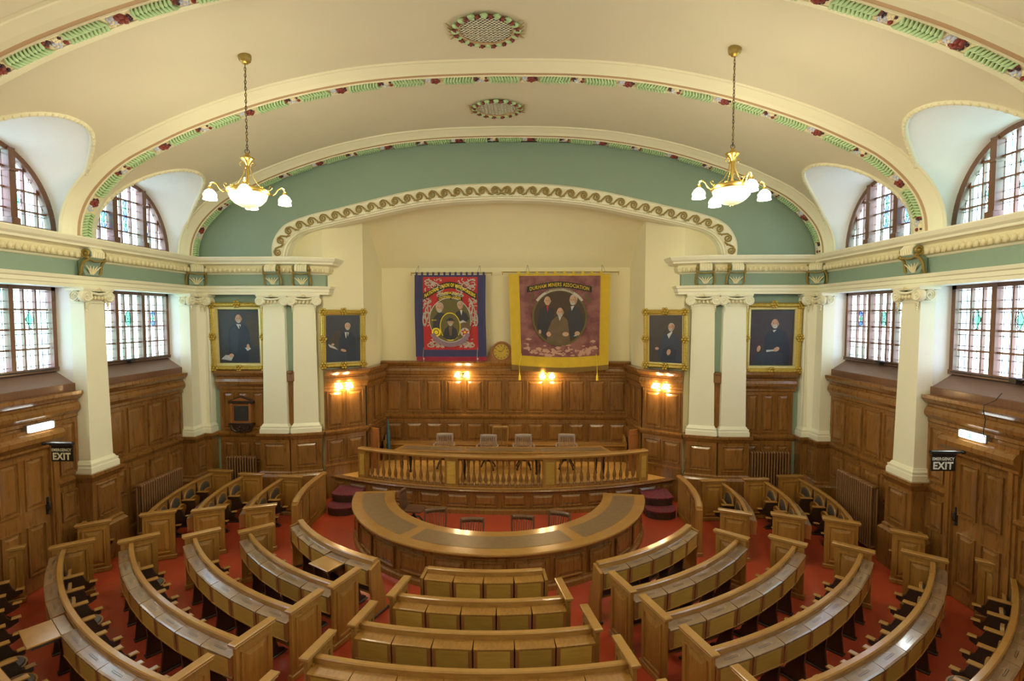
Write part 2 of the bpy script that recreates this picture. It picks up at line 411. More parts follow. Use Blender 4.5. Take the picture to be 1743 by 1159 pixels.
for rc, deco in ((12.88, 1), (9.66, 1), (6.62, 1), (3.55, 0), (.45, 0)):
    b = MB()
    for s in (-1, 1):
        rows = []
        for dy, off, _ in rib_sec:
            pr = resamp(fullprof(.17 - off), 60)
            if rc > 12 and dy > .2: dy = .2
            rows.append([(p.x * s, rc + dy, p.y) for p in pr])
        for i in range(len(rows) - 1): b.grid([rows[i], rows[i + 1]], rib_sec[i][2], True)
    tag(b.build('trim_%d' % ribno), kind='structure'); ribno += 1
    if not deco: continue
    h = fullprof(.17 - .165)
    full = [Vector((-p.x, p.y)) for p in h] + [Vector((p.x, p.y)) for p in reversed(h)][1:]
    N = 20 * 16; q = resamp(full, N); b = MB()
    for u in range(20):
        for j in range(16):
            i = u * 16 + j; p = q[i]; t = (q[min(i + 1, N)] - q[max(i - 1, 0)]); t.normalize()
            nin = Vector((t.y, -t.x)); P = Vector((p.x, rc, p.y)); T = Vector((t.x, 0, t.y)); NN = Vector((nin.x, 0, nin.y)); Yd = Vector((0, 1, 0))
            if j < 10:     # acanthus lobes, slanted
                for sg in (-1, 1):
                    a = P + NN * .0; e = P + Yd * sg * .105 + T * (.05 if u % 2 else -.05)
                    b.tube([a + NN * .02, a.lerp(e, .55) + NN * .04, e + NN * .006], [.018, .030, .012], 'leafg', n=5)
            elif u % 2 == 0:
                if j == 11: flower(b, P + Yd * -.02, .055, 'bluew', NN, T)
                if j == 13: flower(b, P + Yd * .0, .07, 'rose', NN, T)
                if j == 10: flower(b, P + Yd * .05, .035, 'creamf', NN, T)
                if j == 14:
                    for z in range(7): b.ball(P + Yd * random.uniform(-.07, .07) + T * random.uniform(-.03, .05) + NN * .01, .024, 'berry', 5, 3)
                if j == 12: b.ball(P + Yd * .07, .03, 'creamf', 5, 3)
            else:
                if j == 10: flower(b, P + Yd * -.04, .045, 'rose', NN, T)
                if j == 12: flower(b, P + Yd * .03, .05, 'bluew', NN, T)
                if j == 11:
                    for z in range(6): b.ball(P + Yd * random.uniform(-.08, .03) + T * random.uniform(-.04, .03) + NN * .01, .024, 'berry', 5, 3)
                if j == 13: flower(b, P + Yd * -.035, .04, 'creamf', NN, T)
                if j == 14: b.ball(P + Yd * .05, .036, 'rose', 6, 4); b.ball(P + Yd * -.05, .028, 'berry', 5, 3)
    tag(b.build('trim_%d' % ribno), kind='structure'); ribno += 1

# proscenium arch, green tympanum and gilt running scroll
PO = [(6.05, 6.45), (6.02, 6.9), (5.70, 7.33), (5.05, 7.58), (4.3, 7.75), (3.68, 7.90), (2.45, 8.17), (1.22, 8.33), (0, 8.37)]
PI_ = [(5.72, 6.45), (5.62, 6.80), (5.32, 7.09), (4.78, 7.26), (4.05, 7.43), (3.45, 7.56), (2.3, 7.80), (1.16, 7.93), (0, 7.97)]
def full(pts, n):
    h = crom(pts, 6); return resamp([Vector((-p.x, p.y)) for p in h] + [Vector((p.x, p.y)) for p in reversed(h)][1:], n)
NA = 140
po, pi_ = full(PO, NA), full(PI_, NA)
vo = fullprof(0.); vo = resamp([Vector((-p.x - .15, p.y)) for p in vo] + [Vector((p.x + .15, p.y)) for p in reversed(vo)][1:], NA)
b = MB(); b.grid([[(p.x, YB, p.y) for p in vo], [(p.x, YB, p.y) for p in po]], 'green', False)
b.box(-8.2, -6.0, YB, YB + .1, 5.5, 6.5, 'green'); b.box(6.0, 8.2, YB, YB + .1, 5.5, 6.5, 'green')
tag(b.build('wall_tympanum'), kind='structure')
def lerpband(t, off, y):
    return [(p.x + (q.x - p.x) * t, y + off, p.y + (q.y - p.y) * t) for p, q in zip(po, pi_)]
b = MB()
sec = [(0, 0), (0, -.05), (.12, -.09), (.2, -.075), (.82, -.075), (.88, -.1), (1, -.08), (1.0, .0), (1.06, .03), (1.06, .35)]
b.grid([lerpband(t, o, YB) for t, o in sec], 'white', False)
mid = [((p.x + q.x) / 2, (p.y + q.y) / 2) for p, q in zip(po, pi_)]
for row in (lerpband(.9, -.105, YB),):
    rr = resamp(row, 260)
    for p in rr: b.ball(p, .016, 'orn', 4, 3)
tag(b.build('trim_20'), kind='structure')
b = MB(); nsc = 40; mm = resamp([Vector((x, y)) for x, y in mid], nsc * 40)
def onarch(s_, t_, y):   # s in scroll units from centre outward, t across
    i = max(0, min(len(mm) - 1, int(round(s_ * 40)))); p = mm[i]; d = mm[min(i + 1, len(mm) - 1)] - mm[max(i - 1, 0)]; d.normalize()
    return (p.x - d.y * t_, y, p.y + d.x * t_)
for i in range(nsc):
    sg = 1 if i >= nsc // 2 else -1
    o = i if sg > 0 else i + 1
    pts = []
    for j in range(28):                      # spiral volute
        a = j / 27; r = .098 * (1 - a * .84); th = math.radians(115) - a * 3.1 * PI
        pts.append(onarch(o + sg * (.50 + r * math.cos(th) / .34), r * math.sin(th) + .0, YB - .10))
    pts = [onarch(o + sg * u_, t_, YB - .10) for u_, t_ in ((-.38, -.105), (-.2, -.10), (-.02, -.06), (.10, .0), (.22, .06))] + pts[1:]
    b.tube(pts, [.012, .018, .022, .024, .024] + [.023 - .010 * k / len(pts) for k in range(len(pts) - 5)], 'bronze', n=5)
    for q in ((-.3, -.06), (-.18, -.075), (.0, -.085)): b.ball(onarch(o + sg * q[0], q[1], YB - .105), .017, 'bronze', 5, 3)
tag(b.build('trim_21'), kind='structure')

# entablature: path along left wall, corner, back wall, round the splay and return
EL = [(-XW, -3), (-XW, YB - .05), (-5.25, YB - .05), (-4.78, YB + .14), (-4.78, YB + .5)]
ER = [(-p[0], p[1]) for p in EL]
ent = [(.0, 5.50), (.20, 5.50), (.20, 5.56), (.22, 5.57), (.22, 5.64), (.25, 5.66), (.27, 5.72), (.10, 5.72), (.10, 6.02), (.13, 6.03), (.16, 6.06), (.21, 6.08), (.24, 6.17), (.21, 6.24),
       (.27, 6.26), (.36, 6.28), (.37, 6.32), (.42, 6.36), (.46, 6.43), (.46, ZC), (0, ZC)]
ek = ['white'] * 20; ek[7] = 'green'; ek[10] = 'orn'; ek[11] = 'orn'; ek[12] = 'orn'
n = 22
for s, E_ in ((1, EL), (-1, ER)):
    b = MB(); b.sweep(E_, ent, ek, side=s)
    # enriched leaf band
    for (x0, y0), (x1, y1) in zip(E_[:3], E_[1:4]):
        a, c = Vector((x0, y0)), Vector((x1, y1)); 
        if a.y < 3: a.y = 4
        d = (c - a); ln = d.length; d.normalize(); nn = Vector((d.y, -d.x)) * s; k = int(ln / .125)
        for i in range(k + 1):
            p = a + d * (ln * i / max(1, k)) + nn * .23
            b.ball((p.x, p.y, 6.13), .05, 'orn', 6, 4, (1, 1, 1.35)); 
            p = p + d * .06; b.ball((p.x - nn.x * .02, p.y - nn.y * .02, 6.17), .028, 'white', 5, 3)
            p = p - nn * .03; b.ball((p.x, p.y, 5.69), .018, 'orn', 5, 3)
    tag(b.build('trim_%d' % n), kind='structure'); n += 1

# side walls with window openings
for s, nm in ((-1, 'left'), (1, 'right')):
    b = MB(); X = s * XW; G = s * XG
    def q(y0, y1, z0, z1, k): b.add([(X, y0, z0), (X, y1, z0), (X, y1, z1), (X, y0, z1)], [(0, 1, 2, 3)], k)
    q(-3, YB, 0, 3.5, 'cream'); q(-3, YB, 5.5, ZC, 'cream')
    cuts = [YB]
    for c in BAYS: cuts += [c + 1.23, c - 1.30]
    cuts += [-3]
    for i in range(0, len(cuts), 2): q(cuts[i + 1], cuts[i], 3.5, 5.5, 'cream')
    for c in BAYS:
        y1, y0 = c + 1.23, c - 1.30; w1, w0 = c + 1.19, c - 1.27
        b.add([(X, y1, 3.5), (G, w1, 3.86), (G, w1, 5.5), (X, y1, 5.5)], [(0, 1, 2, 3)], 'reveal')
        b.add([(X, y0, 3.5), (G, w0, 3.86), (G, w0, 5.5), (X, y0, 5.5)], [(3, 2, 1, 0)], 'reveal')
        b.add([(X, y0, 5.5), (G, w0, 5.5), (G, w1, 5.5), (X, y1, 5.5)], [(0, 1, 2, 3)], 'reveal')
        b.add([(X, y0, 3.62), (G, w0, 3.88), (G, w1, 3.88), (X, y1, 3.62)], [(3, 2, 1, 0)], 'sill')
        b.box(min(X - s * .04, X), max(X - s * .04, X), y0, y1, 3.48, 3.64, 'winw', .01)
        # outside wall thickness round the lunettes
        t0 = [];t1 = []
        for i in range(29):
            t = math.cos(PI * i / 28); yy = c + 1.22 * t; z = ZC + .05 + 1.5 * max(0, 1 - abs(t) ** 2.05) ** .5
            t0.append((G, yy, z)); t1.append((G, c + 1.6 * t * (1 if abs(t) > .7 else 1), 8.6))
        b.grid([t0, t1], 'reveal', False)
    tag(b.build('wall_' + nm), kind='structure')
    # outer skin, so that daylight only enters through the openings
    b = MB(); X0, X1 = (s * 8.9, s * XG)
    zz = [(0, 3.86), (5.5, ZC + .05), (8.0, 10.4)]
    for z0, z1 in zz: b.box(min(X0, X1), max(X0, X1), -3, 15.6, z0, z1, 'reveal')
    prev = 15.6
    for c in BAYS:
        b.box(min(X0, X1), max(X0, X1), c + 1.19, prev, 3.86, 5.5, 'reveal'); 
        b.box(min(X0, X1), max(X0, X1), c + 1.22, prev, ZC + .05, 8.0, 'reveal'); prev = c - 1.24
    b.box(min(X0, X1), max(X0, X1), -3, prev, 3.86, 8.0, 'reveal')
    tag(b.build('wall_outer_' + nm), kind='structure')
b = MB(); b.box(-8.9, 8.9, -3, 15.8, 10.2, 10.4, 'reveal'); b.box(-8.9, 8.9, 15.5, 15.8, 0, 10.4, 'reveal')
b.box(-8.9, -6.5, 13.4, 15.5, 0, 10.2, 'reveal'); b.box(6.5, 8.9, 13.4, 15.5, 0, 10.2, 'reveal'); tag(b.build('ceiling_outer'), kind='structure')

# windows
wn = 1
def strap(b, s, p0, p1, wd, dp, k='winw'):
    """bar in the window plane from (y,z) to (y,z)"""
    a, c = Vector(p0), Vector(p1); d = (c - a).normalized(); n_ = Vector((-d.y, d.x)) * wd / 2
    poly = [a - n_, c - n_, c + n_, a + n_]
    x0, x1 = sorted((s * (XG - dp), s * (XG + .02)))
    b.prism([tuple(p) for p in poly], x0, x1, k, 'x')
def glassobj(verts, parent, name='leaded_pane'):
    b = MB(); b.add(verts, [tuple(range(len(verts)))], 'lead'); return b.build(name, parent)
def stained(parent, s, y, z, w_, h, kind):
    b = MB(); x = s * (XG - .006); dx = -s * .004
    def pl(pts, k, d=0): b.add([(x + dx * d, y + p[0] * w_ / 2, z + p[1] * h / 2) for p in pts], [tuple(range(len(pts)))], k)
    def ln(pts, r=.007): b.tube([(x + dx * 4, y + p[0] * w_ / 2, z + p[1] * h / 2) for p in pts], r, 'iron', n=4)
    el = [(math.cos(i * PI / 8) * .8, math.sin(i * PI / 8)) for i in range(17)]
    ln(el)
    if kind == 0:
        pl([(-.72, 0), (0, -.95), (.72, 0), (0, .95)], 'sgreen', 1); ln([(-.72, 0), (0, -.95), (.72, 0), (0, .95), (-.72, 0)])
    elif kind == 1:
        pl([p for p in el[:-1]], 'sgreen', 1); ln([(-.5, -.5), (0, -.3), (.5, -.5)]); pl([(-.2, 0), (0, -.25), (.2, 0), (0, .25)], 'sred', 2); ln([(-.5, .5), (0, .3), (.5, .5)])
    else:
        pl([(-.7, 0), (0, -.5), (.7, 0), (0, .5)], 'sgreen', 1); pl([(-.8, .5), (0, .2), (.8, .5), (.8, .95), (-.8, .95)], 'sblue', 1); pl([(-.8, -.5), (0, -.2), (.8, -.5), (.8, -.95), (-.8, -.95)], 'sblue', 1)
        pl([(-.15, 0), (0, -.18), (.15, 0), (0, .18)], 'sred', 2)
    b.build('stained_pane', parent)
for s in (-1, 1):
    for bi, c in enumerate(BAYS):
        detail = c > 4
        W = bpy.data.objects.new('window_%d' % wn, None); COL.objects.link(W); tag(W, kind='structure'); wn += 1
        y0, y1, z0, z1 = c - 1.27, c + 1.19, 3.88, 5.5
        b = MB()
        strap(b, s, (y0, z0 + .04), (y1, z0 + .04), .08, .1); strap(b, s, (y0, z1 - .035), (y1, z1 - .035), .07, .08)
        for y in (y0 + .04, y1 - .04): strap(b, s, (y, z0), (y, z1), .08, .08)
        lw = (y1 - y0 - .16) / 3
        for i in (1, 2): strap(b, s, (y0 + .08 + lw * i, z0), (y0 + .08 + lw * i, z1), .085, .09)
        for i in range(3):
            a = y0 + .08 + lw * i + .04; e = a + lw - .08
            for j in (1, 2): strap(b, s, (a + (e - a) * j / 3, z0 + .08), (a + (e - a) * j / 3, z1 - .07), .03, .035)
            for j in (1, 2, 3): zz = z0 + .08 + (z1 - z0 - .15) * j / 4; strap(b, s, (a, zz), (e, zz), .032, .04)
        b.build('window_frame', W)
        glassobj([(s * XG, y0, z0), (s * XG, y1, z0), (s * XG, y1, z1), (s * XG, y0, z1)], W)
        if detail:
            for i in range(3):
                a = y0 + .08 + lw * i + .04; e = a + lw - .08
                stained(W, s, (a + e) / 2, z0 + .08 + (z1 - z0 - .15) * 2.5 / 4, (e - a) / 3 - .03, (z1 - z0) / 4 - .06, 0 if c < 10 else (1 if i != 2 else 2))
            b = MB(); y = c - .15
            b.tube([(s * (XG - .12), c + 1.1, 3.93), (s * (XG - .12), y, 3.92), (s * (XG - .1), c - 1.2, 3.93)], .012, 'iron')
            b.box(*sorted((s * (XG - .2), s * (XG - .1))), y - .06, y + .06, 3.87, 3.97, 'iron', .01)
            b.tube([(s * (XG - .15), y, 3.92), (s * (XG - .2), y - .25, 3.96)], .014, 'iron')
            b.build('window_winder', W)
        # lunette
        W = bpy.data.objects.new('window_%d' % wn, None); COL.objects.link(W); tag(W, kind='structure'); wn += 1
        zb = ZC + .05; R = 1.22; H = 1.5
        arch = [(c + R * math.cos(PI * i / 28), zb + H * max(0, 1 - abs(math.cos(PI * i / 28)) ** 2.05) ** .5) for i in range(29)]
        def ht(y): return zb + H * max(0, 1 - abs((y - c) / R) ** 2.05) ** .5
        b = MB()
        for p, q_ in zip(arch, arch[1:]): strap(b, s, p, q_, .15, .1)
        strap(b, s, (c - R, zb + .04), (c + R, zb + .04), .09, .11)
        for dy in (-.43, .43):
            strap(b, s, (c + dy, zb), (c + dy, ht(c + dy)), .12, .14)
            b.box(*sorted((s * (XG - .17), s * XG)), c + dy - .08, c + dy + .08, zb, zb + .2, 'winw', .02)
            b.box(*sorted((s * (XG - .17), s * XG)), c + dy - .08, c + dy + .08, zb + 1.0, zb + 1.05, 'winw', .01)
        for y in (-.14, .14, -.72, .72, -.96, .96): strap(b, s, (c + y, zb), (c + y, ht(c + y)), .028, .035)
        for j in (.36, .72, 1.08): 
            hw = R * (1 - (j / H) ** 2) ** .5; strap(b, s, (c - hw, zb + j), (c + hw, zb + j), .03, .04)
        b.build('window_frame', W)
        glassobj([(s * XG, p[0], p[1]) for p in arch], W)
        if detail:
            stained(W, s, c, zb + .54, .2, .34, 0 if c < 10 else 2); stained(W, s, c, zb + .9, .2, .34, 2 if c > 10 else 0)
            for y in (-.6, .6): stained(W, s, c + y, zb + .54, .19, .34, 0 if c < 10 else 2)
# ================================================================== WAINSCOT
TN = [40]
def structure(b, nm=None):
    if nm is None: nm = 'trim_%d' % TN[0]; TN[0] += 1
    return tag(b.build(nm), kind='structure')
CAP = [(.06, 2.98), (.09, 3.0), (.09, 3.06), (.11, 3.08), (.155, 3.14), (.16, 3.2), (.13, 3.27), (.10, 3.29), (.10, 3.33), (.16, 3.36), (.20, 3.41), (.22, 3.44), (.22, 3.5), (.0, 3.5)]
LEDGE = [(.06, 1.70), (.09, 1.73), (.12, 1.79), (.12, 1.83), (.06, 1.86)]
SKIRT = [(.06, .0), (.10, .0), (.10, .26), (.08, .30), (.06, .31)]
def zshift(pr, dz): return [(d, z + dz) for d, z in pr]
def dado(b, p0, p1, nu, nl, z0=0., dz=0., ex=0., low=(1.02, 1.6), up=(1.92, 2.92), cap=True, mu=.09, base=True):
    """flat board, raised panels, dado rail and cap on one straight stretch"""
    a, c = Vector(p0), Vector(p1); d = c - a; ln = d.length; d.normalize(); nn = Vector((d.y, -d.x)); f = .06 + ex
    q = [a + nn * f, c + nn * f]
    b.add([(*q[0], z0), (*q[1], z0), (*q[1], 3.4 + dz if cap else up[1] + dz), (*q[0], 3.4 + dz if cap else up[1] + dz)], [(0, 1, 2, 3)], 'dado')
    for (n, (zl, zh)) in ((nu, up), (nl, low)):
        if not n: continue
        pw = (ln - mu) / n - mu
        for i in range(n):
            o = a + d * (mu + i * (pw + mu)) + nn * f
            b.panel((o.x, o.y, zl + dz), (d.x, d.y, 0), (0, 0, 1), (nn.x, nn.y, 0), pw, zh - zl, 'dado', b=.06)
def rails(b, path, dz=0., z0=0., cap=True, ledge=True, skirt=True, ex=0.):
    g = lambda pr: [(d_ + ex, z) for d_, z in pr]
    if cap: b.sweep(path, g(zshift(CAP, dz)), 'dado')
    if ledge: b.sweep(path, g(zshift(LEDGE, dz)), 'dado')
    if skirt: b.sweep(path, g([(d_, z + z0) for d_, z in SKIRT]), 'dado')
DY0, DY1 = 7.83, 8.82     # door opening along y
for s in (-1, 1):
    b = MB()
    P_ = lambda x, y: (-x if s < 0 else x, y)
    def seg(p, q_, *a_, **k): dado(b, *((p, q_) if s < 0 else (q_, p)), *a_, **k)
    def rl(path, **k): rails(b, path if s < 0 else path[::-1], **k)
    seg(P_(XW, 3.2), P_(XW, 6.35), 4, 4); seg(P_(XW, 6.95), P_(XW, 7.70), 1, 1)
    seg(P_(XW, 8.96), P_(XW, 9.44), 1, 1, mu=.07)
    seg(P_(XW, 9.97), P_(XW, 12.42), 4, 4)
    b.add([(s * (XW - .06), 7.6, 2.4), (s * (XW - .06), 9.0, 2.4), (s * (XW - .06), 9.0, 3.4), (s * (XW - .06), 7.6, 3.4)], [(0, 1, 2, 3)], 'dado')
    rl([P_(XW, -3), P_(XW, 9.42)], ledge=False, skirt=False); rl([P_(XW, -3), P_(XW, 7.7)], cap=False); rl([P_(XW, 8.95), P_(XW, 9.42)], cap=False)
    rl([P_(XW, 9.99), P_(XW, 12.42)])
    # back wall beside the recess
    seg(P_(7.55, YB), P_(6.27, YB), 3, 3); rl([P_(7.6, YB), P_(6.2, YB)])
    rl([P_(5.62, YB), P_(5.5, YB)], ledge=False, skirt=False)
    structure(b)
    # splay and cheek of the recess, above the platform
    b = MB(); c0, c1, c2 = (4.80, 13.18), (3.90, 13.85), (3.77, 15.2)
    seg(P_(*c0), P_(*c1), 2, 2, z0=.0, low=(1.02, 1.6), mu=.07); seg(P_(*c1), P_(*c2), 3, 3, mu=.07)
    rl([P_(*c0), P_(*c1), P_(*c2)], z0=.6)
    b.sweep([P_(*c0), P_(*c1)] if s < 0 else [P_(*c1), P_(*c0)], [(.06, .93), (.12, .91), (.12, .87), (.06, .84)], 'dado')
    structure(b)
b = MB(); dado(b, (-3.77, 15.2), (3.77, 15.2), 12, 12, dz=.08); rails(b, [(-3.77, 15.2), (3.77, 15.2)], dz=.08, z0=.6)
b.sweep([(-3.77, 15.2), (3.77, 15.2)], [(.06, 3.16), (.15, 3.18), (.15, 3.22), (.06, 3.24)], 'dado')
structure(b)

# pilasters on panelled pedestals
def volute(b, c, u, n_, r, k='white'):
    """scroll: u = horizontal direction across, n_ = outward direction; both unit 3d"""
    c, u, n_ = Vector(c), Vector(u), Vector(n_); up = Vector((0, 0, 1))
    ring = []
    for dd, rr in ((-.05, r * .96), (.02, r), (.03, r * .9)):
        ring.append([tuple(c + n_ * dd + (u * math.cos(2 * PI * i / 14) + up * math.sin(2 * PI * i / 14)) * rr) for i in range(14)])
    b.grid(ring, k, True, cv=True); b.add(ring[-1], [tuple(range(14))], k)
    pts = []
    for i in range(30):
        a = i / 29; th = PI / 2 + a * 4.2 * PI; rr = r * (.92 - .78 * a); pts.append(c + n_ * .035 + (u * math.cos(th) + up * math.sin(th)) * rr)
    b.tube(pts, [r * .13 * (1 - .5 * i / 29) for i in range(30)], k, n=5); b.ball(c + n_ * .04, r * .17, k, 6, 4)
def pilaster(cx, cy, ang, wd, dp, full_=True, slot=False, name='pilaster'):
    """local frame: front faces -y; cx,cy = centre of the front face in plan"""
    T = Matrix.Translation((cx, cy, 0)) @ Matrix.Rotation(ang, 4, 'Z')
    b = MB(); b.T = T; h = wd / 2
    def taper(z0, z1, a0, a1, k):
        r0 = [(-a0, -.0 - (a0 - h), z0), (a0, -(a0 - h), z0), (a0, dp, z0), (-a0, dp, z0)]
        r1 = [(-a1, -(a1 - h), z1), (a1, -(a1 - h), z1), (a1, dp, z1), (-a1, dp, z1)]
        b.add(r0 + r1, [(j, (j + 1) % 4, 4 + (j + 1) % 4, 4 + j) for j in range(4)] + [(4, 5, 6, 7)], k)
    m = 'white'
    for z0, z1, e0, e1 in ((1.86, 1.97, .075, .075), (1.97, 2.0, .07, .05), (2.0, 2.04, .06, .06), (2.04, 2.10, .04, .012), (2.10, 5.2, .0, -.035), (5.2, 5.23, -.01, -.01)):
        taper(z0, z1, h + e0, h + e1, m)
    taper(5.23, 5.40, h - .03, h - .0, m); taper(5.43, 5.47, h + .07, h + .09, m); taper(5.47, 5.51, h + .09, h + .09, m)
    structure(b)
    b = MB(); b.T = T
    fy = -.035
    for sx in (-1, 1):
        volute(b, (sx * (h - .0), fy, 5.33), (sx, 0, 0), (0, -1, 0), .125)
        volute(b, (sx * (h + .03), .13, 5.33), (0, -1, 0), (sx, 0, 0), .11)
        for j in range(4): b.ball((sx * (h - .03), fy - .005, 5.19 - j * .045), .03 - .005 * j, 'orn', 6, 4)
    pts = [(-h + .05, fy - .02, 5.42), (-h * .5, fy - .03, 5.385), (0, fy - .035, 5.37), (h * .5, fy - .03, 5.385), (h - .05, fy - .02, 5.42)]
    b.tube(pts, .028, m, n=6)
    for i in range(5): b.ball(((i - 2) * h * .3, fy - .02, 5.30), .036, 'orn', 6, 4, (1, 1, 1.3))
    for i in range(5): b.ball(((i - 2) * .035, fy - .04, 5.45 + .03 * (2 - abs(i - 2)) * .6), .03, 'orn', 6, 4)
    structure(b)
    # pedestal
    b = MB(); b.T = T; g = h + .07
    b.box(-g, g, -.07, dp, 0, 1.858, 'dado')
    b.sweep([(-g, dp), (-g, -.07), (g, -.07), (g, dp)], [(0, 1.68), (.02, 1.71), (.05, 1.77), (.07, 1.80), (.07, 1.862), (-.2, 1.862)], 'dado', side=1, capends=False)
    b.sweep([(-g, dp), (-g, -.07), (g, -.07), (g, dp)], [(0, .0), (.08, .0), (.08, .72), (.05, .76), (.03, .78), (.03, .82), (0, .85)], 'dado', side=1, capends=False)
    if slot:
        b.box(-.06, .06, -.085, -.06, .95, 1.5, 'black'); b.box(-.09, -.06, -.09, -.06, .92, 1.53, 'dado'); b.box(.06, .09, -.09, -.06, .92, 1.53, 'dado')
    else:
        b.panel((-g + .1, -.07, .95), (1, 0, 0), (0, 0, 1), (0, -1, 0), 2 * g - .2, .66, 'dado', b=.05)
        for sx in (-1, 1):
            pass
    structure(b)
for s in (-1, 1):
    pilaster(s * XP, 9.70, -s * PI / 2, .53, .3)
    pilaster(s * XP, 6.62, -s * PI / 2, .53, .3)
    pilaster(s * 5.96, 12.86, 0, .64, .24)
    pilaster(s * 5.19, 12.98, -s * .30, .62, .3)
    # corner: one pilaster on each wall
    pilaster(s * 7.87, 12.86, 0, .30, .24, slot=True)
    pilaster(s * XP, 12.66, -s * PI / 2, .40, .3)
    b = MB()
    # strip between the paired pilasters, green above, oak below
    b.box(min(s * 5.45, s * 5.68), max(s * 5.45, s * 5.68), 13.0, 13.12, 3.5, 5.5, 'green')
    b.box(min(s * 5.47, s * 5.66), max(s * 5.47, s * 5.66), 12.96, 13.12, 0, 3.3, 'dado')
    b.box(min(s * 5.46, s * 5.67), max(s * 5.46, s * 5.67), 12.90, 13.12, 3.2, 3.5, 'dado', .03)
    structure(b)

# scroll consoles under the cornice
def console(cx, cy, ang):
    b = MB(); b.T = Matrix.Translation((cx, cy, 0)) @ Matrix.Rotation(ang, 4, 'Z'); h = .19
    prof = [(0, 6.26), (-.20, 6.26), (-.26, 6.2), (-.27, 6.12), (-.22, 6.05), (-.14, 6.0), (-.10, 5.92), (-.10, 5.82), (-.14, 5.74), (0, 5.72)]
    b.prism(prof, -h + .03, h - .03, 'green', 'x', True)
    b.prism([(0, 6.27), (-.21, 6.27), (-.275, 6.2), (-.28, 6.1), (-.2, 6.06), (0, 6.07)], -h + .045, h - .045, 'cream', 'x', True)
    for i in range(5): b.tube([(-.11 + i * .055, -.2, 6.28), (-.11 + i * .055, -.288, 6.19), (-.11 + i * .055, -.27, 6.09)], .02, 'cream', n=5)
    for sx in (-1, 1):
        x = sx * h
        sp = []
        for i in range(22):
            a = i / 21; th = -a * 3.2 * PI; r = .095 * (1 - .75 * a); sp.append((x, -.19 - math.cos(th) * r * 1.0, 6.16 - math.sin(th) * r * -1))
        path = [(x * 1.0, -.05, 5.73), (x * 1.18, -.11, 5.80), (x * 1.18, -.12, 5.90), (x * 1.08, -.16, 6.0), (x, -.25, 6.06)]
        b.tube(path + sp[2:], .026, 'bronze', n=6); b.ball((x, -.19, 6.16), .04, 'bronze', 6, 4)
    b.tube([(-h, -.24, 6.05), (0, -.19, 6.02), (h, -.24, 6.05)], .018, 'bronze', n=5)
    for i in range(5):
        a = (i - 2) * .045; b.tube([(a * .3, -.12, 5.76), (a, -.15, 5.86), (a * 1.9, -.17, 5.93)], [.012, .018, .006], 'orn', n=5)
    structure(b)
for s in (-1, 1):
    console(s * (XW - .12), 9.70, -s * PI / 2); console(s * (XW - .12), 6.62, -s * PI / 2)
    b = MB(); b.prism([(s * 7.86, 12.75), (s * 8.2, 12.6), (s * 8.2, 13.1), (s * 7.7, 13.1), (s * 7.7, 12.95)][::s], 0, 1.858, 'dado'); b.prism([(s * 7.88, 12.80), (s * 8.2, 12.6), (s * 8.2, 13.1), (s * 7.7, 13.1), (s * 7.72, 12.95)][::s], 1.858, 5.5, 'white'); structure(b)
    console(s * 5.93, YB - .15, 0); console(s * 5.22, YB - .11, -s * .25)
    console(s * (XW - .20), YB - .24, -s * PI / 4)

# green back wall behind the portraits and plaster recess
b = MB()
for s in (-1, 1):
    b.box(*sorted((s * 5.4, s * 8.2)), YB, YB + .1, 0, 5.5, 'green')
structure(b, 'wall_back')
arc = full(PI_, 60)
def archz(x):
    for a, c in zip(arc, arc[1:]):
        if a.x <= x <= c.x: return a.y + (c.y - a.y) * (x - a.x) / max(1e-6, c.x - a.x)
    return 6.45
b = MB()
for s in (-1, 1):
    top = []; xs = [5.9, 5.7, 5.6, 5.5, 5.3, 5.1, 4.78, 4.5, 4.2, 3.9]
    yl = lambda x: 13.42 - (5.9 - x) * .16 if x > 4.78 else 13.24 + (4.78 - x) * .69
    b.grid([[(s * x, yl(x), 0), (s * x, yl(x), max(6.45, archz(x) + .05 if x < 5.72 else 6.45))] for x in xs], 'niche', False)
    rows = []
    for i in range(13):
        t = i / 12; y = 13.85 + 1.35 * t; zt_ = 6.4 + 1.2 * (math.cos(t * PI / 2) ** 1.1 if t < 1 else 0); x = 3.9 - .13 * t
        rows.append([(s * x, y, 0), (s * x, y, zt_)])
    b.grid(rows, 'niche', True)
b.box(-3.85, 3.85, 15.2, 15.3, 0, 6.45, 'niche')
rows = []
for j in range(49):
    u = -1 + 2 * j / 48; r = []
    for i in range(14):
        if i == 0: x = u * 5.6; y = 13.1; z = archz(x) + .0
        elif i == 1: x = u * (3.9 + .9); y = 13.25; x = u * 5.2; z = archz(x) + .04; 
        else:
            t = (i - 2) / 11; x = u * (3.9 - .13 * t); y = 13.85 + 1.35 * t
            zt_ = archz(x) * 1.0; z = 6.4 + (zt_ + .05 - 6.4) * (math.cos(t * PI / 2) ** 1.1 if t < 1 else 0)
        r.append((x, y, z))
    rows.append(r)
b.grid(rows, 'niche', True)
structure(b, 'wall_recess')

